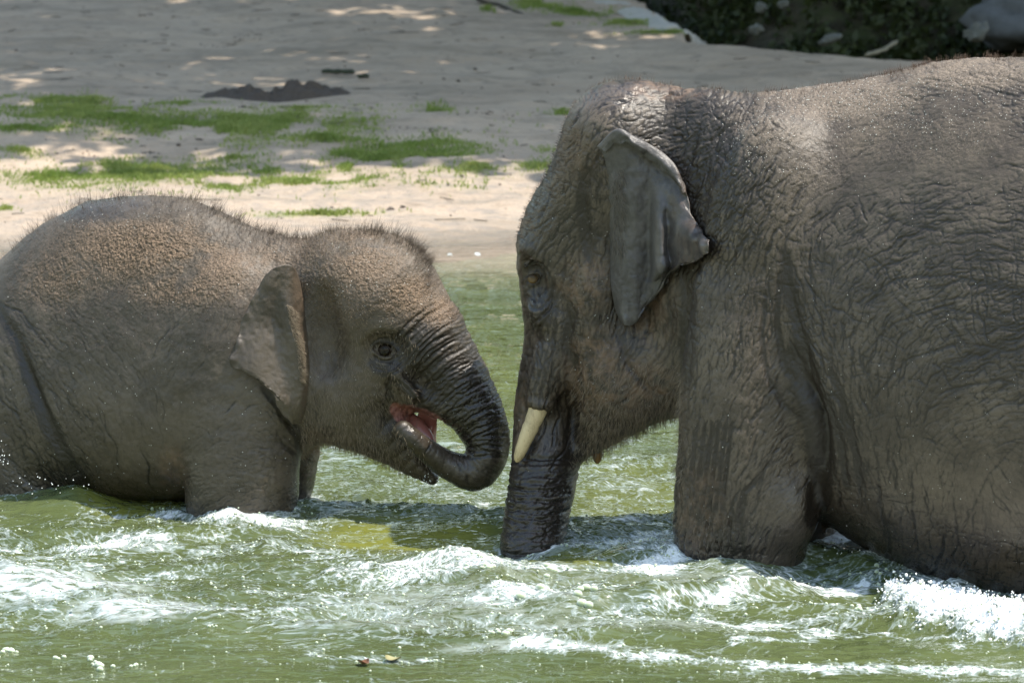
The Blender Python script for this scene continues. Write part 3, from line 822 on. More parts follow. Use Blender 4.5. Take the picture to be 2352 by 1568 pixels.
trunk_rings(FB, [(945, 745, 105), (985, 790, 92), (1036, 855, 80), (1087, 935, 68), (1116, 1000, 56), (1116, 1050, 48)], 11, 5.0, 2.4, .22, rg_)
trunk_rings(FA, [(1254, 1050, 80), (1242, 1130, 80), (1228, 1210, 77), (1215, 1300, 73)], 12, 8.5, 2.6, .10, rg_)

def mask(pd, pts, a0=.45, a1=1.15):
    """soft blobs: (dx, dy, rx, ry, strength) on the flank"""
    m = np.zeros(len(pd))
    for x, y, rx, ry, st in pts:
        m = np.maximum(m, st * (1 - sstep(a0, a1, np.sqrt(((pd[:, 0] - x) / rx) ** 2 + ((pd[:, 1] - y) / ry) ** 2))))
    return m

# ---- adult
axA = (graded(-.22, 3.15, -.18, 1.76, .0135, .07), graded(-1.6, 1.4, -.80, .12, .016, .06), graded(-.62, 1.9, -.06, 1.78, .0135, .06))
VA, QA, NA = build_body(A, axA, (-.3, 1.76))
fd = fcA(VA)
nearA = sstep(.25, -.1, NA[:, 1])
H = FA.sample(fd) + 0
lump = fbm(VA * 14, 5, 3) - .5; lump2 = fbm(VA * 55, 9, 2) - .5
dustA = np.maximum(mask(fd, [(1950, 240, 260, 75, .5), (1780, 300, 130, 70, .35), (2250, 180, 200, 60, .5), (2100, 330, 300, 80, .3), (1880, 400, 110, 70, .3)]), .0)
grit = vnoise(VA * 120, 31)
disp = -H * .001 + lump * .006 + lump2 * .0018 + dustA * (grit - .4) * .005
VA2 = VA + NA * disp[:, None]
rustA = mask(fd, [(1340, 650, 70, 80, .6), (1370, 860, 90, 120, .75), (1460, 900, 110, 90, .7), (1500, 720, 60, 120, .4), (1600, 1150, 70, 120, .45), (1330, 340, 60, 70, .4), (1530, 215, 120, 30, .6), (1190, 950, 30, 120, .45)])
tideA = VA[:, 2] + .16 * (fbm(VA * 7, 83, 3) - .5) + .10 * (fbm(VA * np.array([30, 30, 3]), 85, 2) - .5)
wetA = np.maximum(sstep(.29, .12, tideA) * np.where(VA[:, 0] < .35, .7, 1), mask(fd, [(1230, 1130, 120, 200, .6), (1200, 800, 50, 100, .3), (1260, 500, 90, 110, .7), (1400, 210, 80, 60, .6)]))
baseA = (float(at(1700, 1286, .1)[0]), .1, -.60)
adult = thing('elephant', 'larger grey elephant with a short pale tusk, its trunk tip in the water', 'elephant', baseA, 'elephants wading in the pool')
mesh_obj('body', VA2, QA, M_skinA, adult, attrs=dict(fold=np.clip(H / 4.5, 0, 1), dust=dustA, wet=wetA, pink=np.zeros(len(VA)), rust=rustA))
# eye
r_ = .021
uv_ball('eye', eyeA + np.array([.0, .012, 0]), r_, M_eyeA, adult)
# far eye is on the hidden cheek and is left out
# tusks
tk = np.array([(1254, 885, .160), (1243, 920, .174), (1230, 955, .186), (1215, 990, .197), (1202, 1020, .204), (1193, 1043, .207), (1188, 1056, .207), (1186, 1061, .207)])
for sgn in (-1, 1):
    c = cat_rom(np.array([A.P(x, y, o * sgn) for x, y, o in tk])[:, None].repeat(2, 1), 2, 26)[:, 0]
    r_t = np.interp(np.linspace(0, 7, 26), range(8), [24, 23, 20.5, 18, 15.5, 12.5, 8, 2]) * pxm(.55) * (1 + .05 * RNG.normal(0, .5, 26))
    tube('tusk', c, r_t, M_ivory, adult, 28)
# ochre lobe under the chin
uv_ball('chin_lobe', A.P(1372, 1042, .03), 1, M_lobe, adult, sc3=(.017, .02, .034))
# ears
def ear_grid(bd, rows, conv, back, rip):
    R = []
    for row in rows:
        L = []
        for i, (x, y, dep) in enumerate(row):
            dx, dy = conv(x, y)
            h = bd.hit(dx, dy)
            yb = h[1] if h is not None else bd.plane(dx)
            L.append((dx, dy, min(yb, back) if i else yb, dep))
        R.append([at(a, b, y - d * .01) for a, b, y, d in L])
    return np.array(R)
cvA = lambda x, y: ((1200 + x * .4209) * .91875, (180 + y * .4209) * .91875)
yA = float(A.hit(1390, 480)[1])
rowsA = [
    [(745, 475, 2.5), (850, 408, 5.5), (945, 478, 6.0), (1040, 540, 6.0), (1120, 610, 5.5), (1160, 660, 5.0), (1188, 715, 4.0)],
    [(722, 462, 2.0), (838, 372, 6.4), (925, 425, 7.0), (1028, 490, 7.0), (1115, 562, 6.5), (1165, 630, 6.0), (1205, 720, 4.5)],
    [(700, 448, 1.0), (812, 348, 5.0), (908, 388, 5.4), (1010, 440, 5.4), (1100, 500, 5.0), (1168, 580, 4.6), (1220, 722, 3.6)],
    [(735, 490, .5), (840, 430, 2.4), (940, 480, 2.6), (1040, 540, 2.8), (1120, 610, 2.8), (1180, 660, 2.6), (1232, 760, 2.6)],
    [(760, 600, -.5), (850, 585, 2.0), (935, 600, 3.0), (1010, 640, 3.2), (1080, 690, 4.2), (1160, 740, 3.8), (1262, 850, 3.0)],
    [(765, 760, -1.0), (850, 750, 2.2), (925, 770, 4.0), (1010, 800, 3.0), (1062, 830, 6.8), (1160, 860, 4.2), (1310, 920, 4.6)],
    [(768, 920, -1.0), (848, 920, 2.6), (920, 930, 4.6), (1012, 945, 3.0), (1058, 960, 9.0), (1160, 975, 4.6), (1352, 1000, 6.5)],
    [(772, 1060, -1.0), (848, 1060, 2.8), (918, 1070, 5.0), (1016, 1085, 3.0), (1058, 1090, 10.0), (1165, 1070, 4.8), (1352, 1055, 7.5)],
    [(778, 1180, -.6), (848, 1190, 3.0), (918, 1200, 5.2), (1016, 1205, 3.0), (1064, 1190, 10.0), (1165, 1132, 5.0), (1325, 1090, 7.5)],
    [(782, 1260, 0.2), (848, 1270, 3.0), (918, 1280, 5.0), (988, 1280, 4.0), (1072, 1225, 4.0), (1100, 1210, 2.0), (1130, 1195, 1.5)],
    [(796, 1340, 1.2), (850, 1350, 3.4), (912, 1355, 4.8), (975, 1345, 4.2), (1040, 1310, 3.0), (1070, 1285, 2.4), (1100, 1260, 1.8)],
    [(812, 1420, 2.0), (852, 1430, 3.6), (900, 1430, 4.6), (945, 1412, 4.2), (985, 1380, 3.4), (1005, 1365, 3.0), (1025, 1350, 2.6)],
    [(842, 1488, 2.6), (860, 1502, 3.6), (880, 1508, 4.2), (905, 1495, 4.0), (930, 1465, 3.6), (942, 1447, 3.4), (952, 1430, 3.2)]]
G = ear_grid(A, rowsA, cvA, yA, 0)
S = cat_rom(G, 110, 190)
nz = fbm(S.reshape(-1, 3) * 26, 71, 3).reshape(S.shape[:2]) - .5
uu = np.linspace(0, 1, 110)[None]; vv = np.linspace(0, 1, 190)[:, None]
S[..., 1] += nz * .012 + (fbm(S.reshape(-1, 3) * 75, 79, 3).reshape(S.shape[:2]) - .5) * .0035 - .0085 * np.sin(uu * 34 + 6 * fbm(S.reshape(-1, 3) * 9, 73, 2).reshape(S.shape[:2])) * sstep(.55, .75, uu) * sstep(.25, .5, vv)
rim = np.maximum(sstep(.86, 1, uu), np.maximum(sstep(.9, 1, vv), sstep(.1, 0, vv)))
rn = np.stack([fbm(S.reshape(-1, 3) * 22, 171 + q, 2).reshape(S.shape[:2]) - .5 for q in range(3)], -1); S += rn * rim[..., None] * .028
u_ = np.linspace(0, 1, 110)[None] * np.ones((190, 1)); v_ = np.linspace(0, 1, 190)[:, None] * np.ones((1, 110))
earw = dict(fold=np.clip(fbm(S.reshape(-1, 3) * np.array([90, 90, 22]), 8, 3).reshape(S.shape[:2]) * 1.6 - .75, 0, 1) * .7, dust=0 * u_, wet=np.maximum(sstep(.6, .8, u_) * sstep(.28, .45, v_), sstep(.2, .0, v_) * .5), pink=0 * u_, rust=.35 * sstep(.7, 1, u_))
sheet('ear', S, .009, M_ear, adult, earw)
# the hidden far ear, same shape mirrored across the head
S2 = S.copy(); mid = A.plane(1440); S2[..., 1] = 2 * mid - S2[..., 1] ; S2 = S2[:, ::-1][::3, ::3]
sheet('ear', S2, .009, M_ear, adult, {k: v[:, ::-1][::3, ::3] for k, v in earw.items()})

# ---- calf
axB = (graded(-2.35, .06, -1.80, .03, .0125, .06), graded(.25, 2.15, .50, 1.10, .014, .055), graded(-.62, 1.25, -.06, 1.22, .0125, .06))
VB, QB, NB = build_body(B, axB, (-1.8, .2))
fd = fcB(VB)
H = FB.sample(fd)
dustB = mask(fd, [(330, 580, 260, 95, 1.0), (150, 640, 150, 90, .75), (500, 620, 150, 80, .7), (420, 660, 180, 60, .8), (620, 620, 130, 90, .55), (830, 610, 160, 120, .75), (930, 680, 110, 70, .9), (1010, 715, 70, 50, .8), (800, 690, 130, 90, .5), (700, 600, 120, 90, .5), (50, 660, 60, 50, .5)], .1, 1.35)
dustB *= .42 + .58 * sstep(.26, .55, .6 * fbm(VB * 7, 61, 4) + .4 * fbm(VB * 40, 67, 2))
back = mask(fd, [(300, 470, 240, 45, 1.0)])
dustB *= 1 - .75 * back
lump = fbm(VB * 15, 25, 3) - .5; lump2 = fbm(VB * 60, 29, 2) - .5
grit = fbm(VB * 185, 41, 2)
disp = -H * .00085 + lump * .008 + lump2 * .002 + dustB * (sstep(.3, .75, grit) - .3) * .0046
VB2 = VB + NB * disp[:, None]
def near_chain(pts, p):
    d = np.full(len(p), 9.0)
    for (x0, y0, y1, r) in pts:
        a, b = B.P(x0, y0, y1[0]), B.P(x0, y0, y1[1]); ba = b - a
        t = np.clip((p - a) @ ba / (ba @ ba), 0, 1); d = np.minimum(d, np.linalg.norm(p - a - t[:, None] * ba, axis=1) / (r * pxm(.9)))
    return d
dm = near_chain([(910, 940, (-.26, -.04), 12), (925, 950, (-.26, -.04), 17), (940, 960, (-.26, -.03), 22), (960, 975, (-.26, -.02), 28), (980, 990, (-.26, -.0), 33)], VB)
inn = (VB[:, 1] - np.array([B.plane(x) for x in np.linspace(880, 1060, 50)]).mean())
trunk_d = B._part(B.ops[[i for i, o in enumerate(B.ops) if o[0] == 'chain' and len(o[1]) > 25][-1]], VB.astype(np.float32))
pink = sstep(1.45, 1.1, dm) * .9 * sstep(.004, .014, trunk_d)
tideB = VB[:, 2] + .12 * (fbm(VB * 9, 83, 3) - .5) + .08 * (fbm(VB * np.array([34, 34, 4]), 85, 2) - .5)
wetB = np.maximum(sstep(.21, .09, tideB), mask(fd, [(1090, 1000, 110, 180, .9), (200, 480, 150, 50, .8), (1020, 1060, 120, 60, 1.), (950, 1010, 60, 50, 1.)]))
rustB = mask(fd, [(400, 1080, 40, 90, .5), (720, 1080, 40, 90, .5), (560, 640, 120, 80, .3)])
baseB = (float(at(556, 1200, .9)[0]), 1.0, -.60)
calf = thing('elephant', 'small hairy calf with brown sand on its back, trunk curled into its open mouth', 'elephant', baseB, 'elephants wading in the pool')
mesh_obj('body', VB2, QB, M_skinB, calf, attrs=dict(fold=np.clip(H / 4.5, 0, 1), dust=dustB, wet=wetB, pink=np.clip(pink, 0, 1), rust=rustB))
uv_ball('eye', eyeB + np.array([.001, .0145, 0]), .0290, M_eye, calf)
# tongue and gum inside the mouth
tg = [B.P(940, 960, .03), B.P(965, 985, .0), B.P(985, 1010, -.02), B.P(992, 1035, -.03)]
tube('tongue', cat_rom(np.array(tg)[:, None].repeat(2, 1), 2, 12)[:, 0], np.array([20, 22, 23, 23, 22, 21, 20, 18, 16, 13, 9, 3]) * pxm(.9) * .8, M_mouth, calf)
lipg = np.array([[B.P(x, y, o) for x, y, o in row] for row in (
    [(962, 945, .02), (978, 950, .03), (990, 955, .04), (1004, 962, .05)], [(958, 965, .03), (976, 972, .055), (990, 976, .05), (1003, 982, .065)],
    [(956, 985, .03), (976, 994, .06), (988, 998, .045), (1001, 1004, .07)], [(958, 1010, .02), (976, 1018, .05), (988, 1024, .04), (1003, 1032, .06)], [(966, 1035, .01), (980, 1042, .03), (992, 1048, .03), (1008, 1056, .04)])])
sheet('inner_lip', cat_rom(lipg, 30, 40), .012, M_mouth, calf)
cvB = lambda x, y: ((560 + x * .4974) * .91875, (540 + y * .4974) * .91875)
yB = float(B.hit(700, 760)[1])
rowsB = [
    [(378, 318, 0.), (350, 258, 2.4), (302, 245, 4.0), (250, 262, 4.6), (214, 292, 4.4)],
    [(392, 400, .2), (335, 340, 3.2), (280, 330, 4.2), (228, 345, 4.6), (176, 350, 4.0)],
    [(402, 500, .2), (325, 430, 4.4), (260, 430, 3.8), (200, 440, 4.4), (130, 440, 4.0)],
    [(412, 590, .2), (340, 540, 5.0), (265, 545, 3.2), (180, 545, 4.2), (90, 535, 4.2)],
    [(420, 680, .2), (372, 650, 4.6), (280, 660, 3.0), (165, 650, 4.4), (60, 640, 4.6)],
    [(425, 770, .2), (385, 770, 3.0), (300, 770, 2.8), (170, 770, 4.8), (34, 748, 5.4)],
    [(420, 850, .2), (385, 850, 2.4), (320, 850, 2.8), (230, 850, 4.6), (148, 810, 5.2)],
    [(410, 930, .4), (380, 935, 2.4), (340, 935, 3.0), (290, 925, 4.0), (246, 882, 4.6)],
    [(398, 1000, .8), (375, 1005, 2.4), (345, 1000, 3.0), (312, 985, 3.4), (266, 945, 3.8)],
    [(380, 1042, 1.2), (366, 1048, 2.2), (350, 1044, 2.6), (332, 1032, 2.8), (312, 1012, 3.0)]]
G = ear_grid(B, rowsB, cvB, yB, 0)
SB_ = cat_rom(G, 90, 140)
nz = fbm(SB_.reshape(-1, 3) * 24, 77, 3).reshape(SB_.shape[:2]) - .5
SB_[..., 1] += nz * .008 + (fbm(SB_.reshape(-1, 3) * 85, 79, 3).reshape(SB_.shape[:2]) - .5) * .0035
u2 = np.linspace(0, 1, 90)[None] * np.ones((140, 1)); v2 = np.linspace(0, 1, 140)[:, None] * np.ones((1, 90))
rim = np.maximum(sstep(.86, 1, u2), sstep(.9, 1, v2)); rn = np.stack([fbm(SB_.reshape(-1, 3) * 26, 181 + q, 2).reshape(u2.shape) - .5 for q in range(3)], -1); SB_ += rn * rim[..., None] * .020
earb = dict(fold=np.clip(fbm(SB_.reshape(-1, 3) * np.array([80, 80, 40]), 18, 3).reshape(u2.shape) * 1.5 - .75, 0, 1) * .4, dust=.25 * sstep(.45, .05, v2), wet=.35 + 0 * u2, pink=0 * u2, rust=.3 * sstep(.3, 0, u2))
sheet('ear', SB_, .009, M_skinB, calf, earb)
S2 = SB_.copy(); S2[..., 1] = 2 * B.plane(700) - S2[..., 1]; S2 = S2[:, ::-1][::3, ::3]
sheet('ear', S2, .012, M_skinB, calf, {k: v[:, ::-1][::3, ::3] for k, v in earb.items()})

# ---- hair
def pick(V, wgt, n, rng):
    c = np.cumsum(wgt); return np.searchsorted(c, rng.uniform(0, c[-1], n))
rng = np.random.default_rng(77)
fdB = fcB(VB)
def top_weight(V, N, planef, half):
    pl = np.interp(V[:, 0], np.linspace(-2.5, 3.2, 120), [planef(1176 + x * FPX / 14.6) for x in np.linspace(-2.5, 3.2, 120)])
    return np.exp(-((V[:, 1] - pl) / half) ** 2) * (N[:, 2] > .35) * (V[:, 2] > .3)
wt = top_weight(VB, NB, plane_c, .10)
wt[(VB[:, 0] > -.28)] *= 0.12
wt = wt * sstep(.42, .62, vnoise(VB * 26, 91)) + wt * .30
i = pick(VB, wt, 4800, rng)
d = NB[i] * .8 + np.array([0, 0, .5]) + rng.normal(0, .30, (len(i), 3)); d[:, 0] += .12
Lh = np.clip(rng.lognormal(math.log(.031), .5, len(i)), .008, .075) * (.75 + .5 * vnoise(VB[i] * 5, 3))
hairs('bristle_hair', VB2[i], d, Lh, .00036, M_hair, calf, .12)
wf = ((fdB[:, 0] > 690) & (fdB[:, 0] < 1010) & (NB[:, 1] < .3) & (fdB[:, 1] < 1110)).astype(float) * sstep(1000, 880, fdB[:, 0])
wf *= np.where(fdB[:, 1] < 720, 1.6, 1.0) * np.where((fdB[:, 1] > 900), 2.2, 1) * (dm > 1.5)
i = pick(VB, wf, 5200, rng)
d = NB[i] * .7 + rng.normal(0, .25, (len(i), 3)); d[:, 2] += np.where(fdB[i, 1] > 760, -.75, .25); d[:, 0] += np.where(fdB[i, 1] > 760, .2, .35)
hairs('short_hair', VB2[i], d, rng.uniform(.010, .026, len(i)), .0005, M_hairP, calf, .2, 2)
i = pick(VB, ((fdB[:, 1] < 800) & (NB[:, 1] < .4) & (fdB[:, 0] < 640)).astype(float), 3000, rng)
d = NB[i] * .8 + rng.normal(0, .3, (len(i), 3)); d[:, 2] += .2
hairs('body_hair', VB2[i], d, rng.uniform(.008, .024, len(i)), .0005, M_hair, calf, .2, 3)
# ear fringe: along the front fold
def fringe(S, us, rows, n, length, mat, parent, dirs, seed):
    r = np.random.default_rng(seed); vi = r.integers(rows[0], rows[1], n); ui = r.integers(us[0], us[1], n)
    d = np.array(dirs) + r.normal(0, .35, (n, 3)); p = S[vi, ui] + np.array([0, -.006, 0])
    return hairs('ear_hair', p, d, r.uniform(.4, 1.2, n) * length, .0006, mat, parent, .35, seed)
fringe(SB_, (12, 26), (34, 88), 900, .022, M_hairP, calf, (.55, -.75, -.2), 5)
fringe(S, (4, 20), (62, 112), 420, .036, M_hairG, adult, (.25, -.5, -.85), 6)
wt = top_weight(VA, NA, plane_a, .07) * (VA[:, 0] < 1.9) * (.12 + sstep(.42, .62, vnoise(VA * 22, 93)))
i = pick(VA, wt, 1700, rng)
d = NA[i] * .6 + np.array([0, 0, .6]) + rng.normal(0, .22, (len(i), 3)); d[:, 0] += .15
hairs('bristle_hair', VA2[i], d, np.clip(rng.lognormal(math.log(.015), .4, len(i)), .006, .034), .00045, M_hairR, adult, .12, 7)
fdA = fcA(VA)
wt = ((NA[:, 0] < -.75) & (fdA[:, 1] < 560) & (fdA[:, 0] < 1480)).astype(float)
i = pick(VA, wt, 900, rng); d = NA[i] * .8 + rng.normal(0, .25, (len(i), 3))
hairs('crown_hair', VA2[i], d, rng.uniform(.008, .018, len(i)), .0006, M_hair, adult, .12, 8)
wt = ((fdA[:, 0] > 1310) & (fdA[:, 0] < 1560) & (fdA[:, 1] > 840) & (fdA[:, 1] < 1080) & (NA[:, 1] < .3)).astype(float) * (1 + 3 * (NA[:, 2] < -.4))
i = pick(VA, wt, 2600, rng); d = NA[i] * .6 + rng.normal(0, .3, (len(i), 3)); d[:, 2] -= .7; d[:, 0] -= .1
hairs('chin_hair', VA2[i], d, rng.uniform(.012, .034, len(i)), .00055, M_hairP, adult, .25, 9)
# eyelashes
n = 16; t = np.linspace(-1, 1, n); p = np.stack([eyeA[0] + t * .022 - .004, np.full(n, eyeA[1] - .012), eyeA[2] + .016 - .008 * t ** 2], 1)
hairs('eyelash', p, np.stack([-.6 + .2 * t, np.full(n, -.8), np.full(n, -.45)], 1), np.full(n, .035), .0008, M_hair, adult, .15, 10)
p = np.stack([eyeB[0] + t * .020, np.full(n, eyeB[1] - .012), eyeB[2] + .016 - .008 * t ** 2], 1)
hairs('eyelash', p, np.stack([.25 + .3 * t, np.full(n, -.8), np.full(n, -.5)], 1), np.full(n, .026), .0007, M_hair, calf, .15, 11)
# drops of water and sand grains shining on the wet hides
wd_ = (NA[:, 1] < .35) * (VA[:, 2] > .1) * (VA[:, 0] < 1.75) * (.10 + 3.0 * mask(fdA, [(2000, 250, 330, 90, 1), (1800, 330, 150, 110, .8), (2250, 260, 200, 90, .5)]) + .35 * mask(fdA, [(1340, 560, 110, 240, 1), (1350, 850, 120, 150, 1)]))
ia = pick(VA, wd_, 2000, rng)
wd_ = (NB[:, 1] < .35) * (VB[:, 2] > .06) * (.15 + 1.2 * mask(fdB, [(880, 640, 160, 110, 1), (250, 490, 220, 50, .8)]))
ib = pick(VB, wd_, 900, rng)
drop_p = np.concatenate([VA2[ia], VB2[ib]]); drop_r = np.clip(rng.lognormal(math.log(.0011), .35, len(drop_p)), .0006, .0022)
print('elephants', round(time.time() - T0, 1), flush=True)
# ------------------------------------------------------------------ ground
def shore(X):
    return 8.75 + .35 * np.sin(X * .9 + .5) + .15 * np.sin(X * 2.3)
def edge_y(X):                     # far lip of the sandy ground, in front of the dark hollow on the right
    return np.interp(X, [-30, .2, .9, 1.45, 2.6, 4.2, 30], [60, 40, 23.5, 18.9, 18.2, 17.8, 17.0])
def ground_z(X, Y):
    s = shore(X); d = Y - s
    z = np.where(d < 0, -.62 * sstep(0, -3.2, d), 0)
    z = z + np.where(d > 0, .020 * np.minimum(d, 1.8) + .050 * np.maximum(d - 1.8, 0), 0)
    e = Y - edge_y(X)
    z = z - .75 * sstep(0, 1.3, e) + np.maximum(e - 2.0, 0) * .85 * sstep(2.0, 4.5, e) * (1 / (1 + .05 * np.maximum(e, 0)))
    P2 = np.stack([X, Y], -1).reshape(-1, 2)
    n = (fbm(P2 * .55, 301, 4) - .5) * .16 + (fbm(P2 * 3.5, 311, 3) - .5) * .055
    z = z + n.reshape(X.shape) * sstep(.2, 2.5, d)
    z = z + (fbm(P2 * 6, 315, 3) - .5).reshape(X.shape) * .012 * sstep(-.5, .3, d)
    back = sstep(-10.8, -13.0, Y)   # the near bank, behind the camera
    return z + back * 1.1
gx = graded(-90, 90, -4.6, 4.6, .06, 4.0); gy = graded(-60, 140, 7.5, 21, .06, 4.0)
GX, GY = np.meshgrid(gx, gy, indexing='ij')
GZ = ground_z(GX, GY)
def grid_faces(nx, ny):
    i = (np.arange(nx - 1)[:, None] * ny + np.arange(ny - 1)[None]).ravel()
    return np.stack([i, i + ny, i + ny + 1, i + 1], 1)
def on_ground(dx, dy):
    r = ray(dx, dy); t = np.linspace(15, 60, 1800)
    p = CAM + t[:, None] * r
    z = ground_z(p[:, 0], p[:, 1]); k = np.argmax(p[:, 2] < np.maximum(z, 0) - 0)
    return np.array([p[k, 0], p[k, 1], float(z[k])])
n_ = NT('sandy_soil'); c_ = n_.coord(); b_ = n_.b
v1 = n_.noise(.9, 6, .62, c_); v2 = n_.noise(7, 6, .65, c_); v3 = n_.noise(60, 4, .6, c_)
col = n_.mix(n_.ramp(v1, .36, .66), (.40, .305, .225), (.50, .39, .295))
col = n_.mix(n_.ramp(v2, .52, .72), col, (.22, .175, .135))
col = n_.mix(n_.ramp(v3, .35, .7, 0, .5), col, (.40, .325, .25))
sand = n_.attr('sand').outputs['Fac']; col = n_.mix(n_.math('MULTIPLY', sand, n_.ramp(v2, .70, .35)), col, (.235, .208, .182))
moist = n_.attr('moist').outputs['Fac']; col = n_.mix(n_.math('MULTIPLY', moist, .55), col, (.12, .10, .075))
moss_ = n_.attr('moss').outputs['Fac']; col = n_.mix(n_.math('MULTIPLY', moss_, n_.ramp(v3, .3, .6, .3, .85)), col, (.17, .23, .045))
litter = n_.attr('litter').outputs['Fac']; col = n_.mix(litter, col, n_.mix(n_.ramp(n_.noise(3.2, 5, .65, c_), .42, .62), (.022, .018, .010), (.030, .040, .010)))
st_ = n_.noise(1., 6, .65, n_.coord(.8, 3.4, 1)); col = n_.mix(n_.ramp(st_, .47, .70, 0, .5), col, (.15, .13, .095))
pr = n_.noise(4.5, 5, .7, n_.coord(1, 1.6, 1)); col = n_.mix(n_.ramp(pr, .56, .72, 0, .45), col, (.12, .095, .07))
n_.l(col, b_.inputs['Base Color']); n_.l(n_.math('SUBTRACT', .92, n_.math('MULTIPLY', moist, .72)), b_.inputs['Roughness'])
n_.l(n_.bump(v3, .6, .015, n_.bump(pr, .8, .07, n_.bump(v2, .7, .04))), b_.inputs['Normal'])
M_soil = n_.m
dS = GY - shore(GX)
moss = np.zeros(GX.shape)
patches = [(150, 262, 320, 34, .36), (600, 296, 420, 44, .36), (900, 362, 340, 40, .42), (280, 402, 340, 34, .36), (700, 420, 400, 24, .3), (110, 232, 120, 9, 1), (430, 236, 85, 8, 1), (250, 268, 180, 13, 1), (60, 293, 100, 12, 1), (380, 285, 160, 10, .8), (600, 280, 190, 13, .9), (700, 262, 110, 9, .6), (690, 250, 60, 5, .7), (290, 327, 75, 8, .7), (60, 348, 75, 9, .6), (740, 320, 70, 11, .8),
           (900, 365, 160, 20, 1), (800, 385, 130, 14, .9), (640, 392, 190, 12, .45), (300, 400, 110, 11, .55), (110, 408, 80, 14, .55), (520, 430, 55, 11, .5), (1000, 256, 42, 7, .4), (960, 421, 52, 9, .5), (1110, 428, 70, 12, .45), (1230, 378, 50, 18, .7), (1090, 385, 60, 14, .5),
           (650, 436, 40, 9, .4), (740, 494, 150, 5, .9), (860, 428, 22, 5, .4), (90, 488, 30, 4, .5), (10, 480, 30, 6, .5), (1290, 260, 40, 8, .4), (1260, 340, 40, 12, .4), (530, 365, 60, 6, .35), (200, 240, 60, 9, .4), (450, 300, 200, 14, .25), (950, 330, 200, 14, .25),
           (1240, 12, 70, 6, .8), (1330, 30, 80, 8, 1), (1430, 52, 80, 9, 1), (1530, 74, 70, 7, .8), (1120, 24, 20, 4, .3), (1280, 60, 18, 4, .4), (2290, 112, 90, 10, .9), (1900, 105, 14, 8, .7)]
mossn = fbm(np.stack([GX.ravel() * 3.0, GY.ravel() * 2.0], 1), 55, 3).reshape(GX.shape)
for x, y, rx, ry, den in patches:
    c = on_ground(x, y); e = on_ground(x, y + ry); l = on_ground(x + rx, y)
    q = np.sqrt(((GX - c[0]) / abs(l[0] - c[0])) ** 2 + ((GY - c[1]) / abs(c[1] - e[1])) ** 2)
    moss = np.maximum(moss, sstep(1.5, .2, q) * den * sstep(.46 - .15 * den, .54 - .15 * den, mossn))
sandm = sstep(0, .6, dS) * sstep(5.2, 2.6, dS) * .85
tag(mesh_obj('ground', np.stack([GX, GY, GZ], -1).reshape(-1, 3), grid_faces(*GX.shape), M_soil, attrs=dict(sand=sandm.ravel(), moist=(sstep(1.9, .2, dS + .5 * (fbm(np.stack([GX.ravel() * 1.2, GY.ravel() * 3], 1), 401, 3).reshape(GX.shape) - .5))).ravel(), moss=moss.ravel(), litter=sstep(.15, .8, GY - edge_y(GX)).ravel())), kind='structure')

# ------------------------------------------------------------------ grass
def leaf_mat(name, c0, c1, trans=.35):
    n = NT(name); oi = n.n('ShaderNodeObjectInfo'); v = n.noise(9, 3, .6, n.coord()); v2 = n.noise(1.3, 2, .5, n.coord())
    col = n.mix(n.ramp(n.math('ADD', n.math('MULTIPLY', v, .6), n.math('MULTIPLY', v2, .5)), .35, .75), c0, c1)
    n.l(col, n.b.inputs['Base Color']); n.b.inputs['Roughness'].default_value = .55
    tr = n.n('ShaderNodeBsdfTranslucent'); n.l(col, tr.inputs[0]); mx = n.n('ShaderNodeMixShader'); mx.inputs[0].default_value = trans
    n.l(n.b.outputs[0], mx.inputs[1]); n.l(tr.outputs[0], mx.inputs[2]); n.l(mx.outputs[0], n.out.inputs[0])
    return n.m
M_grass = leaf_mat('grass_blades', (.17, .25, .045), (.32, .36, .11), .5)
M_leafD = leaf_mat('dark_ivy', (.018, .030, .008), (.05, .065, .016), .25)
M_leafT = leaf_mat('tree_leaves', (.035, .06, .014), (.075, .11, .03), .3)
rng = np.random.default_rng(5)
roots = []
for x, y, rx, ry, den in patches:
    c = on_ground(x, y); e = on_ground(x, y + ry); l = on_ground(x + rx, y)
    wx = abs(l[0] - c[0]) ; wy = abs(c[1] - e[1])
    n = int(wx * wy * 24000 * den) + 60
    a = rng.uniform(0, 6.28, n); r = np.abs(rng.normal(0, .55, n))
    X, Y = c[0] + np.cos(a) * r * wx, c[1] + np.sin(a) * r * wy
    k = fbm(np.stack([X, Y], 1) * np.array([3.0, 2.0]), 55, 3); ok = k > (.50 - .15 * den) + .10 * rng.normal(0, .5, n)
    X, Y = X[ok], Y[ok]
    roots.append(np.stack([X, Y, ground_z(X, Y)], 1))
roots = np.concatenate(roots)
if len(roots) > 60000: roots = roots[rng.permutation(len(roots))[:60000]]
n = len(roots); az = rng.uniform(0, 6.28, n); hgt = rng.uniform(.012, .036, n) * (.35 + 1.1 * vnoise(roots * 5, 3)); wd = rng.uniform(.004, .007, n)
sd = np.stack([np.cos(az), np.sin(az), 0 * az], 1); ln = rng.normal(0, .35, (n, 3)); ln[:, 2] = 0
V = np.stack([roots - sd * wd[:, None], roots + sd * wd[:, None], roots + (np.array([0, 0, .6]) + ln * .4) * hgt[:, None] + sd * wd[:, None] * .6, roots + (np.array([0, 0, 1]) + ln) * hgt[:, None]], 1).reshape(-1, 3)
i = np.arange(n)[:, None] * 4
tag(mesh_obj('grass', V, np.concatenate([i + np.array([[0, 1, 2]]), i + np.array([[0, 2, 3]])]), M_grass, smooth=False), kind='stuff')
print('grass', n)

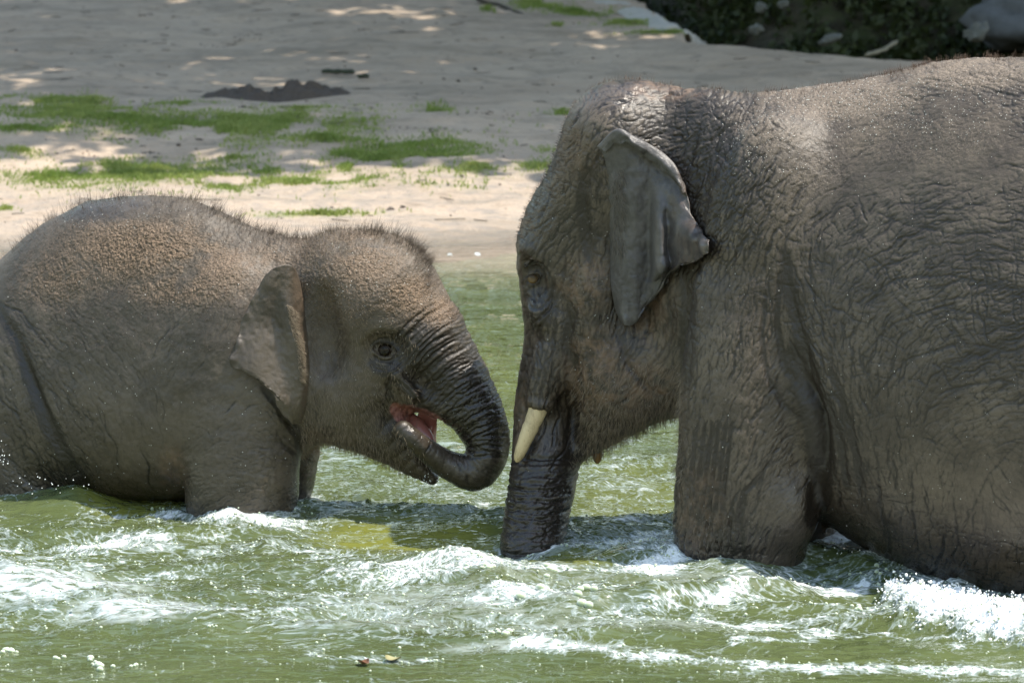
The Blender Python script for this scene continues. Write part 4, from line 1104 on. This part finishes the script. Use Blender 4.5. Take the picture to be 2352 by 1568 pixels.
# ------------------------------------------------------------------ rocks, soil heap, sticks
def rock(name, c, r, mat, seed, rough=.22, rot=(0, 0, 0), lv=4, par=None):
    bm = bmesh.new(); bmesh.ops.create_icosphere(bm, subdivisions=lv, radius=1)
    V = np.array([v.co[:] for v in bm.verts]); F = np.array([[v.index for v in f.verts] for f in bm.faces]); bm.free()
    d = 1 + (fbm(V * 1.3 + seed * 7.1, seed, 4) - .5) * rough * 2.2 + (fbm(V * 6 + seed, seed + 3, 3) - .5) * rough * .35
    V = V * d[:, None] * np.array(r)
    import mathutils
    R = np.array(mathutils.Euler(rot).to_matrix()); V = V @ R.T + np.array(c)
    return mesh_obj(name, V, F, mat, par)
M_rock = simple_mat('pale_rock', (.42, .40, .36), .85, .35, 9)
M_stone = simple_mat('mossy_stone', (.12, .125, .115), .9, .5, 16)
M_rockb = simple_mat('blue_grey_rock', (.10, .108, .12), .9, .6, 9)
M_dark = simple_mat('dark_soil', (.075, .060, .050), .95, .5, 40)
M_bark = simple_mat('bark', (.06, .05, .035), .9, .4, 14)
M_stick = simple_mat('mossy_stick', (.035, .042, .025), .85, .4, 30)
M_pale = simple_mat('weathered_wood', (.20, .18, .13), .85, .3, 25)
# smooth rock slope at the left end of the hollow
Lp = [(1602, 93), (1540, 70), (1480, 50), (1390, 22), (1310, -4), (1230, -34), (1150, -62)]
Rp = [(1618, 99), (1570, 74), (1530, 52), (1480, 25), (1440, 0), (1385, -36), (1320, -80)]
rows = []
for (a, b), (c, d) in zip(Lp, Rp):
    l = on_ground(a, b); r = at(c, d, l[1] + .25)
    cross = [l + np.array([-.08, -.10, -.06]), l * .7 + r * .3 + np.array([0, -.05, .02]), l * .3 + r * .7 + np.array([0, 0, .03]), r, r + np.array([.10, .22, -.12]), r + np.array([.2, .5, -.9])]
    rows.append(cross)
S_ = cat_rom(np.array(rows), 40, 90)
S_[..., 2] += ((fbm(S_.reshape(-1, 3) * np.array([4, 4, 4]), 31, 4) - .5) * .07 + (fbm(S_.reshape(-1, 3) * 16, 37, 3) - .5) * .015).reshape(S_.shape[:2])
tag(mesh_obj('rock_slope', S_.reshape(-1, 3), grid_faces(90, 40), M_rock), 'smooth grey rock slope running down to the edge of the dark hollow', 'rock')
for k, (x, y, r, lab) in enumerate(((1905, 92, (.085, .07, .05), 'low pale stone on the dark bank, beside the small tuft of grass'), (1735, 68, (.04, .05, .04), 'pale stone low on the dark bank, nearest the grey rock slope'), (1748, 18, (.055, .05, .05), 'pale stone high on the dark leafy bank, upper one of two close together'),
                                (1800, 10, (.05, .05, .045), 'pale stone high on the dark leafy bank, lying beside another'), (2245, 75, (.09, .09, .07), 'pale stone on the leafy bank beside the blue-grey rock'))):
    Yb = float(edge_y(at(x, y, 19)[0])) + (1.6 if y > 60 else 2.9)
    tag(rock('stone', at(x, y, Yb) , np.array(r) * np.array([1, 1, .8]), M_stone, 20 + k, .7, (0, .2 * k - .3, k), 4), lab, 'stone', group='pale stones on the dark bank')
Yb = float(edge_y(4.1)) + 2.6
tag(rock('boulder', at(2390, 50, Yb) + np.array([0, .3, 0]), (.5, .5, .26), M_rockb, 33, .45, (0, 0, .3), 4), 'big blue-grey boulder among dark leaves in the shade', 'boulder')
# heap of dark soil
c = on_ground(630, 226)
gxx, gyy = np.meshgrid(np.linspace(-.56, .56, 110), np.linspace(-.35, .35, 60), indexing='ij')
u, v = gxx / .54, gyy / .33; PP = np.stack([gxx, gyy], -1).reshape(-1, 2) + 50
hh = np.clip(1 - u * u - v * v, 0, 1).ravel() ** .8 * (.2 + 1.5 * fbm(PP * 6, 91, 4) ** 1.6) * .085 * np.where(gxx.ravel() < .0, .75, 1.05)
hh *= .55 + .9 * fbm(PP * 17, 97, 3)
hh *= .45 + .9 * sstep(.35, .6, vnoise(PP * 4, 8))
Xh, Yh = gxx.ravel() + c[0], gyy.ravel() + c[1]
tag(mesh_obj('soil_heap', np.stack([Xh, Yh, ground_z(Xh, Yh) + hh - .012], 1), grid_faces(110, 60), M_dark), 'low heap of dark crumbled soil on the sandy ground', 'soil heap')
def stick(name, a, b, r, mat, lab, cat, seed):
    rr = np.random.default_rng(seed); t = np.linspace(0, 1, 14)[:, None]
    p = a * (1 - t) + b * t + np.cumsum(rr.normal(0, .004, (14, 3)), 0)
    rad = r * (1 + .25 * rr.normal(0, .6, 14)); rad[0] *= .5; rad[-1] *= .4
    return tag(tube(name, p, rad, mat, None, 9), lab, cat)
a, b = on_ground(738, 172), on_ground(817, 176)
stick('branch', a + np.array([0, 0, .022]), b + np.array([0, 0, .022]), .017, M_stick, 'dark mossy branch lying on the sandy ground behind the soil heap', 'branch', 1)
a, b = on_ground(822, 181), on_ground(853, 184)
stick('branch', a + np.array([0, 0, .014]), b + np.array([0, 0, .014]), .013, M_stick, 'short broken piece at the end of the dark mossy branch', 'branch', 2)
Yb = float(edge_y(3.0))
stick('branch', at(1985, 128, Yb + .7), at(2062, 96, Yb + 1.5), .016, M_pale, 'pale bare stick leaning on the dark leafy bank', 'branch', 3)
a, b = on_ground(1095, 3), on_ground(1200, 32)
stick('root', a + np.array([0, 0, .01]), b + np.array([0, 0, .0]), .020, M_bark, 'thin dark stick in place of a soil crack near the grassy strip', 'root', 4)  # stick standing in for a dark crack at the soil edge
# clods and dry leaves
rng = np.random.default_rng(15)
Vs, Fs, o = [], [], 0
bm = bmesh.new(); bmesh.ops.create_icosphere(bm, subdivisions=1, radius=1); IV = np.array([v.co[:] for v in bm.verts]); IF = np.array([[v.index for v in f.verts] for f in bm.faces]); bm.free()
bm = bmesh.new(); bmesh.ops.create_icosphere(bm, subdivisions=2, radius=1); IV2 = np.array([v.co[:] for v in bm.verts]); IF2 = np.array([[v.index for v in f.verts] for f in bm.faces]); bm.free()
def blobs(cs, rs, V0, F0, squash=1.0, rngb=None):
    n = len(cs); rs = np.asarray(rs)
    S = np.ones((n, 1, 3)); S[..., 2] = squash
    V = cs[:, None] + V0[None] * rs[:, None, None] * S
    if rngb is not None: V = V + rngb.normal(0, .18, V.shape) * rs[:, None, None]
    return V.reshape(-1, 3), (F0[None] + (np.arange(n) * len(V0))[:, None, None]).reshape(-1, 3)
Xc = rng.uniform(-4.2, 4.2, 320); Yc = 9.6 + 12 * rng.uniform(0, 1, 320) ** 1.2; rr = rng.lognormal(math.log(.007), .5, 320)
ok = Yc < edge_y(Xc); Xc, Yc, rr = Xc[ok], Yc[ok], rr[ok]
V, F = blobs(np.stack([Xc, Yc, ground_z(Xc, Yc) + rr * .25], 1), rr, IV, IF, .6, rng)
tag(mesh_obj('clods', V, F, M_dark), kind='stuff')
nt_ = 260
Xc = rng.uniform(-4.2, 4.2, nt_); Yc = 10.0 + 12 * rng.uniform(0, 1, nt_) ** 1.1; ok = Yc < edge_y(Xc) - .1; Xc, Yc = Xc[ok], Yc[ok]; an = rng.uniform(0, 6.28, len(Xc)); ll = rng.lognormal(math.log(.035), .6, len(Xc))
Pt = np.stack([Xc, Yc, ground_z(Xc, Yc) + .004], 1); dr = np.stack([np.cos(an), np.sin(an), 0 * an], 1) * ll[:, None]; sd_ = np.stack([-np.sin(an), np.cos(an), 0 * an], 1) * .0035; upz = np.array([0, 0, .005])
V = np.stack([Pt - dr - sd_, Pt - dr + sd_, Pt - dr + upz, Pt + dr - sd_, Pt + dr + sd_, Pt + dr + upz], 1).reshape(-1, 3); i = np.arange(len(Pt))[:, None] * 6
tag(mesh_obj('twigs', V, [np.concatenate([i + np.array([[0, 3, 5, 2]]), i + np.array([[2, 5, 4, 1]])])], M_bark, smooth=False), kind='stuff')
big = [(955, 296, .30), (990, 303, .2), (200, 30, .05), (325, 36, .03), (560, 88, .10), (495, 108, .08), (835, 70, .05), (1150, 268, .25), (455, 322, .03), (345, 352, .05), (190, 352, .10), (290, 322, .06)]
cs, rs = [], []
for x, y, wd in big:
    for _ in range(int(8 + wd * 60)):
        p = on_ground(x, y) if _ == 0 else p
        q = p + np.array([rng.normal(0, wd * .6), rng.normal(0, wd * .5), 0]); q[2] = float(ground_z(q[None, 0], q[None, 1])[0]); cs.append(q); rs.append(rng.uniform(.004, .012))
V, F = blobs(np.array(cs), rs, IV, IF, .55, rng)
tag(mesh_obj('dirt_crumbs', V, F, M_dark), kind='stuff')

# ------------------------------------------------------------------ leafy dark bank, trees and wood
def leaves(name, pos, size, mat, parent=None, seed=0, up=.3):
    r = np.random.default_rng(seed); n = len(pos)
    nn = r.normal(0, 1, (n, 3)); nn[:, 2] += up; nn /= np.linalg.norm(nn, axis=1, keepdims=True)
    a = np.cross(nn, r.normal(0, 1, (n, 3))); a /= np.linalg.norm(a, axis=1, keepdims=True); b = np.cross(nn, a)
    s = (size * r.uniform(.6, 1.35, n))[:, None]
    V = np.stack([pos - a * s, pos + b * s * .5 + nn * s * .12, pos + a * s, pos - b * s * .5 + nn * s * .12], 1).reshape(-1, 3)
    i = np.arange(n)[:, None] * 4
    return mesh_obj(name, V, i + np.array([[0, 1, 2, 3]]), mat, parent, smooth=False)
rng = np.random.default_rng(25)
n = 60000
X = rng.uniform(.9, 9, n); e = .9 + 4.6 * rng.uniform(0, 1, n) ** .9
Y = edge_y(X) + e
ok = fbm(np.stack([X, e], 1) * np.array([2.4, 2.4]), 66, 3) > .40
X, Y, e = X[ok], Y[ok], e[ok]
tag(leaves('ivy', np.stack([X, Y, ground_z(X, Y) + rng.uniform(0, .14, len(X))], 1), .045, M_leafD, seed=2), kind='stuff')
def tree(base, h, crowns, lab, seed, leaf=.19):
    r = np.random.default_rng(seed)
    t = thing('tree', lab, 'tree', base, 'leafy trees over the far bank')
    b = np.array(base, float); top = b + np.array([r.normal(0, .4), r.normal(0, .4), h])
    tt = np.linspace(0, 1, 12)[:, None]
    p = b * (1 - tt) + top * tt + np.concatenate([np.zeros((1, 3)), np.cumsum(r.normal(0, .05, (11, 3)) * np.array([1, 1, 0]), 0)])
    tube('trunk', p, .26 * (1 - .65 * tt[:, 0]) + .14 * np.exp(-tt[:, 0] * 14), M_bark, t, 12)
    P = []
    for k, (cx, cy, cz, R, den) in enumerate(crowns):
        c = np.array([cx, cy, cz], float); st = p[int(r.integers(5, 10))]
        q = st * (1 - tt) + c * tt; q[:, 2] += np.sin(tt[:, 0] * 3.14) * .3
        tube('limb', q, .11 * (1 - .8 * tt[:, 0]), M_bark, t, 8)
        for _ in range(int(92 * den)):
            a = r.uniform(0, 6.28); rad = R * math.sqrt(r.uniform(0, 1))
            q = c + np.array([math.cos(a) * rad, math.sin(a) * rad, r.normal(0, .5)])
            P.append(q + r.normal(0, .30, (38, 3)) * np.array([1, 1, .6]))
    leaves('crown', np.concatenate(P), leaf, M_leafT, t, seed)
    return t
tree((7.6, 21.5, 0.6), 7.5, [(5.2, 18.6, 8.8, 2.3, 1), (8.0, 19.5, 9.2, 2.4, 1), (5.0, 22.0, 8.6, 2.3, 1), (8.0, 23.0, 9.0, 2.4, 1), (8.2, 16.6, 8.8, 2.2, .8)], 'leafy tree rooted beyond the blue-grey boulder, shading the dark hollow', 1)
tree((6.4, 16.4, .3), 7.0, [(4.6, 13.4, 8.6, 2.0, 1), (2.4, 13.8, 8.4, 1.9, .55), (5.2, 16.0, 8.8, 2.1, 1), (7.0, 13.4, 8.8, 2.0, .9)], 'leafy tree on the sandy ground behind the larger elephant', 2)
tree((-.5, 30.5, 1.4), 8.0, [(2.2, 17.0, 8.8, 2.2, 1), (2.0, 20.4, 9.2, 2.3, 1), (-.6, 18.2, 9.4, 2.0, .75), (2.2, 24.0, 9.4, 2.5, 1), (-1.2, 22.0, 9.4, 1.9, .6), (-.8, 25.8, 9.4, 2.2, .9)], 'tallest leafy tree at the back of the sandy ground', 3)
tree((-6.8, 24.0, .8), 7.5, [(.2, 14.4, 8.8, 2.0, .45), (-2.2, 15.2, 9.0, 1.9, .40), (-2.0, 12.6, 8.8, 1.3, .3), (-4.5, 24.5, 9.2, 2.4, .9), (-4.2, 18.4, 9.2, 1.8, .6)], 'leafy tree beyond the sandy ground on the calf side', 4)
n = 16000
X = rng.uniform(-34, 34, n); Y = 31 + 12 * rng.uniform(0, 1, n); cl = fbm(np.stack([X * .3, Y * .2], 1), 7, 3)
Z = 1.0 + rng.uniform(0, 1, n) ** .8 * (2.5 + 6.5 * cl)
tag(leaves('wood', np.stack([X, Y, Z], 1), .42, M_leafT, seed=9), kind='stuff')
print('setting', round(time.time() - T0, 1), flush=True)
# ------------------------------------------------------------------ water
wx = graded(-40, 40, -2.1, 2.1, .0085, 1.5); wy = graded(-11.6, 10.6, -2.25, 1.9, .016, .07)
WX, WY = np.meshgrid(wx, wy, indexing='ij'); P = np.stack([WX.ravel(), WY.ravel()], 1)
D = to_d(np.concatenate([P, np.zeros((len(P), 1))], 1))
near = (np.abs(P[:, 0]) < 2.6) & (P[:, 1] < 3.2) & (P[:, 1] > -3.2)
def prof(v, xs, ys): return np.interp(v, xs, ys)
chop = prof(P[:, 1], [-4, -2.2, -1.5, -1.0, -.4, .4, 1.2, 2.2, 4, 7, 9], [.25, .3, .4, .8, 1, 1, .9, .7, .45, .3, .1]) * np.where(near, 1, .8)
calm = mask(D, [(960, 1228, 250, 55, .85), (1330, 1275, 110, 34, .7), (300, 1150, 150, 30, .6), (80, 1170, 110, 30, .6), (300, 1530, 500, 60, .7)])
chop *= 1 - .75 * calm
wp = P + .10 * np.stack([fbm(P * 1.7, 501, 2) - .5, fbm(P * 1.7, 511, 2) - .5], 1) * 2
def ridge(p, s): return 1 - np.abs(2 * fbm(p, s, 2) - 1)
rot = np.array([[.94, -.34], [.34, .94]])
h = .016 * (fbm(P * np.array([.8, 1.3]), 520, 3) - .5) * 2
h += .046 * chop * (ridge(wp @ rot * np.array([2.2, 4.0]), 530) - .6)
h += .020 * chop * (ridge(wp * np.array([6.0, 9.0]), 540) - .6)
h += .0065 * chop * (fbm(wp * np.array([17, 21]), 550, 3) - .5) * 2
h += .0034 * (chop + .1) * (vnoise(wp * np.array([52, 52]), 560) - .5) * 2
h += .017 * (1 - chop) * (fbm(wp @ rot.T * np.array([1.5, 4.5]), 570, 2) - .5) * 2
h *= sstep(9.2, 7.5, P[:, 1]) * .95 + .05
# waves pushed up by the animals (picture-read positions on the water)
def crest(pts, height, width):
    w = np.array([at_z(x, y)[:2] for x, y in pts]); d = np.full(len(P), 9.0)
    for a, b in zip(w[:-1], w[1:]):
        ba = b - a; t = np.clip(((P - a) @ ba) / (ba @ ba), 0, 1); d = np.minimum(d, np.linalg.norm((P - a - t[:, None] * ba) * np.array([1, 1.0]), axis=1))
    wob = .7 + .6 * fbm(P * 5, 590, 2)
    return height * np.exp(-(d / width) ** 2) * wob
h += crest([(1480, 1290), (1600, 1300), (1720, 1310), (1850, 1290), (1960, 1300)], .045, .16)
h += crest([(1500, 1385), (1700, 1372), (1850, 1352), (1990, 1350), (2080, 1372)], .050, .11)
h += crest([(2060, 1400), (2180, 1410), (2330, 1425), (2420, 1425)], .015, .17)
h += crest([(1050, 1290), (1150, 1370), (1300, 1390), (1420, 1370)], .035, .12)
h += crest([(-40, 1330), (150, 1375), (330, 1420), (470, 1440)], .050, .20)
h += crest([(420, 1215), (560, 1190), (700, 1180)], .030, .10)
h += crest([(-200, 1130), (0, 1130), (110, 1140), (180, 1160)], .060, .16)
h -= crest([(1120, 1265), (1200, 1270), (1290, 1262)], .035, .16)
h -= crest([(1900, 1330), (2100, 1380), (2400, 1400)], .045, .20)
h += crest([(680, 1440), (900, 1470), (1200, 1480), (1500, 1455)], .030, .14)
h -= crest([(760, 1225), (950, 1240), (1120, 1235)], .030, .22)
h -= crest([(1200, 1285), (1340, 1280)], .02, .12)
# foam, together with a pale tone painted in for sky reflection on ripples
st = fbm(wp @ rot * np.array([2.6, 7.5]), 601, 4); lace = ridge(wp * np.array([14, 19]), 611); speck = fbm(P * 60, 621, 2)
row = prof(D[:, 1], [600, 900, 980, 1050, 1120, 1190, 1250, 1320, 1400, 1450, 1490, 1530, 1570], [.0, .02, .16, .34, .40, .40, .46, .52, .50, .42, .26, .12, .08])
row = .66 * row * np.where(np.abs(P[:, 0]) < 2.8, 1, .5)
row *= 1 - .55 * mask(D, [(250, 1480, 420, 80, 1), (120, 1400, 260, 40, .3)])
row *= 1 - .95 * mask(D, [(950, 1228, 240, 48, 1), (1330, 1278, 110, 30, .9), (300, 1150, 150, 30, 1), (80, 1175, 120, 36, .8)])
row *= 1 - .85 * mask(D, [(2050, 1468, 420, 26, 1), (1850, 1480, 300, 22, 1)])
row += mask(D, [(1250, 1375, 280, 26, .16), (1500, 1300, 90, 40, .35), (1880, 1345, 160, 20, .35), (1930, 1255, 90, 40, .5), (560, 1205, 170, 20, .35), (200, 1240, 260, 24, .25), (700, 1260, 120, 20, .2), (950, 1310, 350, 40, .15), (1450, 1230, 120, 40, .2), (60, 1110, 90, 24, .2), (380, 1190, 60, 14, .3)])
sky_sheen = mask(D, [(110, 1362, 240, 36, 1.0), (330, 1418, 190, 26, .95), (860, 1440, 230, 30, .35), (1050, 1390, 400, 40, .3), (1400, 1440, 300, 30, .3), (1250, 1330, 220, 28, .2), (1250, 1500, 260, 12, .45), (1650, 1350, 260, 30, .25)])  # pale patches: sky reflection painted into the water colour
def line_mask(pts, wd):
    w = np.array(pts, float); d = np.full(len(P), 1e3)
    for a, b in zip(w[:-1], w[1:]):
        ba = b - a; t = np.clip(((D - a) @ ba) / (ba @ ba), 0, 1); d = np.minimum(d, np.linalg.norm(D - a - t[:, None] * ba, axis=1))
    return np.exp(-(d / wd) ** 2)
wl = (fbm(P * 9, 640, 2) - .5) * 30
Dw = D.copy(); D = D + np.stack([0 * wl, wl], 1)
lines = .55 * line_mask([(1180, 1500), (1450, 1512), (1750, 1530), (2050, 1532), (2400, 1545)], 12) + .5 * line_mask([(1680, 1480), (1900, 1460), (2050, 1462), (2200, 1478), (2400, 1482)], 6) + .45 * line_mask([(1500, 1392), (1650, 1388), (1850, 1360), (1990, 1345)], 8) \
    + .45 * line_mask([(1600, 1420), (1760, 1440), (1900, 1455)], 8) + .4 * line_mask([(700, 1500), (850, 1520), (1000, 1525)], 5)
D = Dw
splash = mask(D, [(2170, 1400, 150, 60, 1), (2290, 1440, 130, 50, 1), (2080, 1375, 70, 30, .8), (2380, 1460, 120, 40, .8)])
body_d = np.minimum(A.f(np.concatenate([P, np.zeros((len(P), 1))], 1)), B.f(np.concatenate([P, np.zeros((len(P), 1))], 1)))
ring = np.exp(-(np.maximum(body_d, 0) / .05) ** 2) * (.5 + .5 * fbm(P * 4, 650, 2)) * .30
sn = fbm(P * 9, 691, 3); sr = ridge(wp @ rot * np.array([9, 12]), 695)
splash = splash * sstep(.30, .62, .55 * sn + .45 * sr)
shore_sparkle = mask(D, [(1060, 582, 90, 10, .8)]) * sstep(.58, .72, vnoise(P * np.array([22, 9]), 5))  # white sparkle of the wet shore, painted in with the foam
far_st = sstep(.56, .70, fbm(P * np.array([2.0, 5.0]), 660, 3)) * prof(D[:, 1], [560, 640, 900, 1000], [.5, .25, .2, 0])
foam_sheen = np.clip(row * (.52 + .75 * sstep(.34, .66, st)) + ring + lines * (.5 + speck) + .15 * (lace - .6) * sstep(.05, .3, row), 0, 1)
foam_sheen = np.clip(np.maximum(foam_sheen, splash * (.45 + .6 * fbm(P * 26, 697, 3)) * 1.5) + shore_sparkle + far_st * .0, 0, 1.2)
h += splash * (.004 + .035 * sr + .05 * fbm(P * 11, 671, 3) * fbm(P * 40, 675, 2) * 2)
h += np.clip(foam_sheen, 0, .8) * .010 * (fbm(P * 45, 681, 2))
sunlit_murk = mask(D, [(950, 1230, 260, 56, 1), (1330, 1278, 130, 36, .9), (310, 1158, 150, 34, 1.3), (1000, 900, 300, 180, .25), (1450, 1150, 160, 120, .35)])  # sunlit yellow glow of the murky water, painted in as colour
flow = P + .30 * (np.stack([fbm(P * 1.3, 701, 2), fbm(P * 1.3, 711, 2)], 1) - .5) * 2 + .055 * (np.stack([fbm(P * 6, 721, 2), fbm(P * 6, 731, 2)], 1) - .5) * 2
n_ = NT('pond_water'); b_ = n_.b; c_ = n_.coord(); t_ = n_.t
g1 = n_.noise(1.6, 4, .6, c_); g2 = n_.noise(14, 3, .6, c_)
col = n_.mix(n_.ramp(g1, .3, .7), (.056, .073, .028), (.078, .097, .038))
sh_ = n_.attr('shallow').outputs['Fac']; col = n_.mix(sh_, col, (.24, .215, .15))
col = n_.mix(n_.attr('sunlit_murk').outputs['Fac'], col, (.13, .138, .030))
sky_sheen_ = n_.attr('sky_sheen').outputs['Fac']; col = n_.mix(n_.math('MULTIPLY', sky_sheen_, n_.ramp(n_.noise(30, 5, .7, n_.coord(.5, 1.2, 1)), .36, .60)), col, (.48, .53, .54))
n_.l(col, b_.inputs['Base Color']); b_.inputs['Roughness'].default_value = .045; b_.inputs['IOR'].default_value = 1.333
rip = n_.noise(19, 2, .5, n_.coord(.8, 1.5, 1)); rip2 = n_.noise(6, 2, .5, n_.coord(.6, 1.6, 1))
n_.l(n_.bump(rip, .6, .016, n_.bump(rip2, .6, .035)), b_.inputs['Normal'])
fo = n_.attr('foam_sheen').outputs['Fac']
fl = n_.attr('flow').outputs['Vector']
def fmap(sx, sy, sz):
    m_ = n_.n('ShaderNodeMapping'); m_.inputs['Scale'].default_value = (sx, sy, sz); n_.l(fl, m_.inputs['Vector']); return m_.outputs[0]
fine = n_.noise(1., 4, .60, fmap(30, 30, 30)); mid_ = n_.noise(1., 5, .65, fmap(9, 11, 10)); ce = n_.voro(1., 'DISTANCE_TO_EDGE', fmap(70, 60, 60)); ce2 = n_.voro(1., 'DISTANCE_TO_EDGE', fmap(20, 20, 20))
fine.node.inputs['Distortion'].default_value = 1.2; mid_.node.inputs['Distortion'].default_value = .8
thr = n_.math('ADD', n_.math('MULTIPLY_ADD', fine, 1.2, -.28), n_.math('ADD', n_.math('MULTIPLY_ADD', mid_, .9, -.23), n_.math('ADD', n_.math('MULTIPLY', n_.ramp(ce, 0., .25, 1, 0), .14), n_.math('MULTIPLY', n_.ramp(ce2, 0., .16, 1, 0), .20))))
raw = n_.math('ADD', fo, thr)
fac = n_.math('ADD', n_.math('MULTIPLY', n_.ramp(raw, .92, 1.18), .50), n_.math('MULTIPLY', n_.ramp(raw, 1.14, 1.50), .46))
fd_ = n_.n('ShaderNodeBsdfPrincipled'); fd_.inputs['Roughness'].default_value = .25
n_.l(n_.mix(n_.ramp(raw, 1.12, 1.6), (.29, .35, .35), (.76, .80, .82)), fd_.inputs['Base Color'])  # the greyish mid tone also paints in sky reflected by ripples
n_.l(n_.bump(n_.math('ADD', n_.math('MULTIPLY', ce, .5), fine), .9, .014), fd_.inputs['Normal'])
mx = n_.n('ShaderNodeMixShader'); n_.l(fac, mx.inputs[0]); n_.l(b_.outputs[0], mx.inputs[1]); n_.l(fd_.outputs[0], mx.inputs[2]); n_.l(mx.outputs[0], n_.out.inputs[0])
M_water = n_.m
WV = np.concatenate([P, h[:, None]], 1)
tag(mesh_obj('water', WV, grid_faces(*WX.shape), M_water, attrs=dict(foam_sheen=foam_sheen, sky_sheen=sky_sheen, shallow=sstep(690, 570, D[:, 1] + 40 * (fbm(P * np.array([.8, 3]), 805, 3) - .5)) * .95, sunlit_murk=np.clip(sunlit_murk, 0, 1), flow=np.concatenate([flow, h[:, None]], 1))), kind='structure')
n_ = NT('bubble_foam'); n_.b.inputs['Base Color'].default_value = (.82, .85, .82, 1); n_.b.inputs['Roughness'].default_value = .12; n_.b.inputs['IOR'].default_value = 1.4
lw = n_.n('ShaderNodeLayerWeight'); lw.inputs[0].default_value = .35
n_.l(n_.mix(lw.outputs[1], (.30, .36, .22), (.85, .88, .85)), n_.b.inputs['Base Color'])
M_bub = n_.m
M_froth = simple_mat('white_froth', (.86, .88, .88), .4, .04, 60, .5)
rng = np.random.default_rng(99)
okp = (np.abs(P[:, 0]) < 2.1) & (P[:, 1] < 1.6) & (P[:, 1] > -2.25)
ww = okp * (np.clip(foam_sheen, 0, .9) ** 1.5 + .012) * (body_d > .0) * (P[:, 1] < 1.0) 
i = np.searchsorted(np.cumsum(ww), rng.uniform(0, ww.sum(), 3600))
r = np.clip(rng.lognormal(math.log(.0032), .4, len(i)), .0014, .0062)
V, F = blobs(WV[i] + np.stack([rng.normal(0, .008, len(i)), rng.normal(0, .014, len(i)), r * .25], 1), r, IV, IF)
tag(mesh_obj('bubbles', V, F, M_bub), kind='stuff')
cl = [(28, 1492, 9, 5), (20, 1494, 8, 3), (212, 1512, 9, 4), (228, 1526, 11, 6), (1152, 1478, 11, 5), (1150, 1462, 10, 3), (890, 1330, 11, 5), (490, 1455, 5, 3), (305, 1528, 8, 4), (1270, 1322, 12, 6), (2020, 1318, 10, 5), (1960, 1400, 8, 4), (1250, 1380, 14, 8), (1340, 1385, 14, 8), (1120, 1340, 10, 6), (130, 1508, 7, 5)]
cs, rs = [], []
for x, y, rad, k in cl:
    for _ in range(k):
        c = at_z(x + rng.normal(0, rad * 1.1), y + rng.normal(0, rad * .35)); r_ = rad * pxm(0) * rng.uniform(.35, .9)
        j = np.argmin(((P - c[:2]) ** 2).sum(1)); cs.append([c[0], c[1], h[j] + r_ * .3]); rs.append(r_)
V, F = blobs(np.array(cs), rs, IV2, IF2, .85)
tag(mesh_obj('bubble_clusters', V, F, M_bub), kind='stuff')
# spray of the breaking splash
ws = okp * splash ** 1.5; i = np.searchsorted(np.cumsum(ws), rng.uniform(0, ws.sum(), 2400))
r = np.clip(rng.lognormal(math.log(.0024), .5, len(i)), .001, .007)
lift = rng.exponential(.006, len(i)) * (r < .012)
V, F = blobs(WV[i] + np.stack([rng.normal(0, .01, len(i)), rng.normal(0, .01, len(i)), lift], 1), r, IV, IF, 1, rng)
tag(mesh_obj('spray', V, F, M_froth), kind='stuff')
V, F = blobs(drop_p, drop_r, IV, IF)
n_ = NT('water_drop'); n_.b.inputs['Base Color'].default_value = (.55, .54, .50, 1); n_.b.inputs['Roughness'].default_value = .08
tag(mesh_obj('clinging_drops', V, F, n_.m), kind='stuff')
# drops thrown up near the calf's hind leg and under its jaw
cs, rs = [], []
for x, y, sx, sy, k, Y in ((6, 1050, 8, 12, 24, .85), (90, 1110, 60, 12, 26, .8), (985, 1120, 20, 22, 40, .8), (2000, 1280, 50, 16, 60, -.1)):
    for _ in range(k):
        cs.append(at(x + rng.normal(0, sx), y + rng.normal(0, sy), Y)); rs.append(rng.uniform(.0008, .0026))
V, F = blobs(np.array(cs), rs, IV, IF)
tag(mesh_obj('water_drops', V, F, M_froth), kind='stuff')
# two fallen leaves afloat
def float_leaf(x, y, L, W, ang, mat, lab):
    c = at_z(x, y); j = np.argmin(((P - c[:2]) ** 2).sum(1)); t = np.linspace(-1, 1, 13)
    up, lo = [], []
    for u in t:
        wdt = W * (1 - u * u) ** .6 * (1 - .25 * u)
        for s_, lst in ((1, up), (-1, lo)): lst.append([u * L, s_ * wdt, .010 * u * u + .006])
    mid_ = [[u * L, 0, .010 * u * u] for u in t]
    V = np.array(up + mid_ + lo); k = np.arange(12)
    Q = np.concatenate([np.stack([k, k + 1, k + 14, k + 13], 1), np.stack([k + 13, k + 14, k + 27, k + 26], 1)])
    cs_, sn_ = math.cos(ang), math.sin(ang)
    V = np.stack([V[:, 0] * cs_ - V[:, 1] * sn_ + c[0], V[:, 0] * sn_ + V[:, 1] * cs_ + c[1], V[:, 2] + h[j] + .004], 1)
    return tag(mesh_obj('leaf', V, Q, mat), lab, 'leaf')
float_leaf(903, 1523, .024, .022, -.3, simple_mat('yellow_leaf', (.24, .22, .11), .5), 'small yellow leaf floating on the green water')
float_leaf(836, 1536, .016, .022, .6, simple_mat('red_leaf', (.17, .075, .035), .5), 'small orange-red leaf floating on the green water')
print('done', round(time.time() - T0, 1), 'tris', sum(sum(len(p.vertices) - 2 for p in o.data.polygons) if len(o.data.polygons) < 5000 else 2 * len(o.data.polygons) for o in bpy.data.objects if o.type == 'MESH'), flush=True)
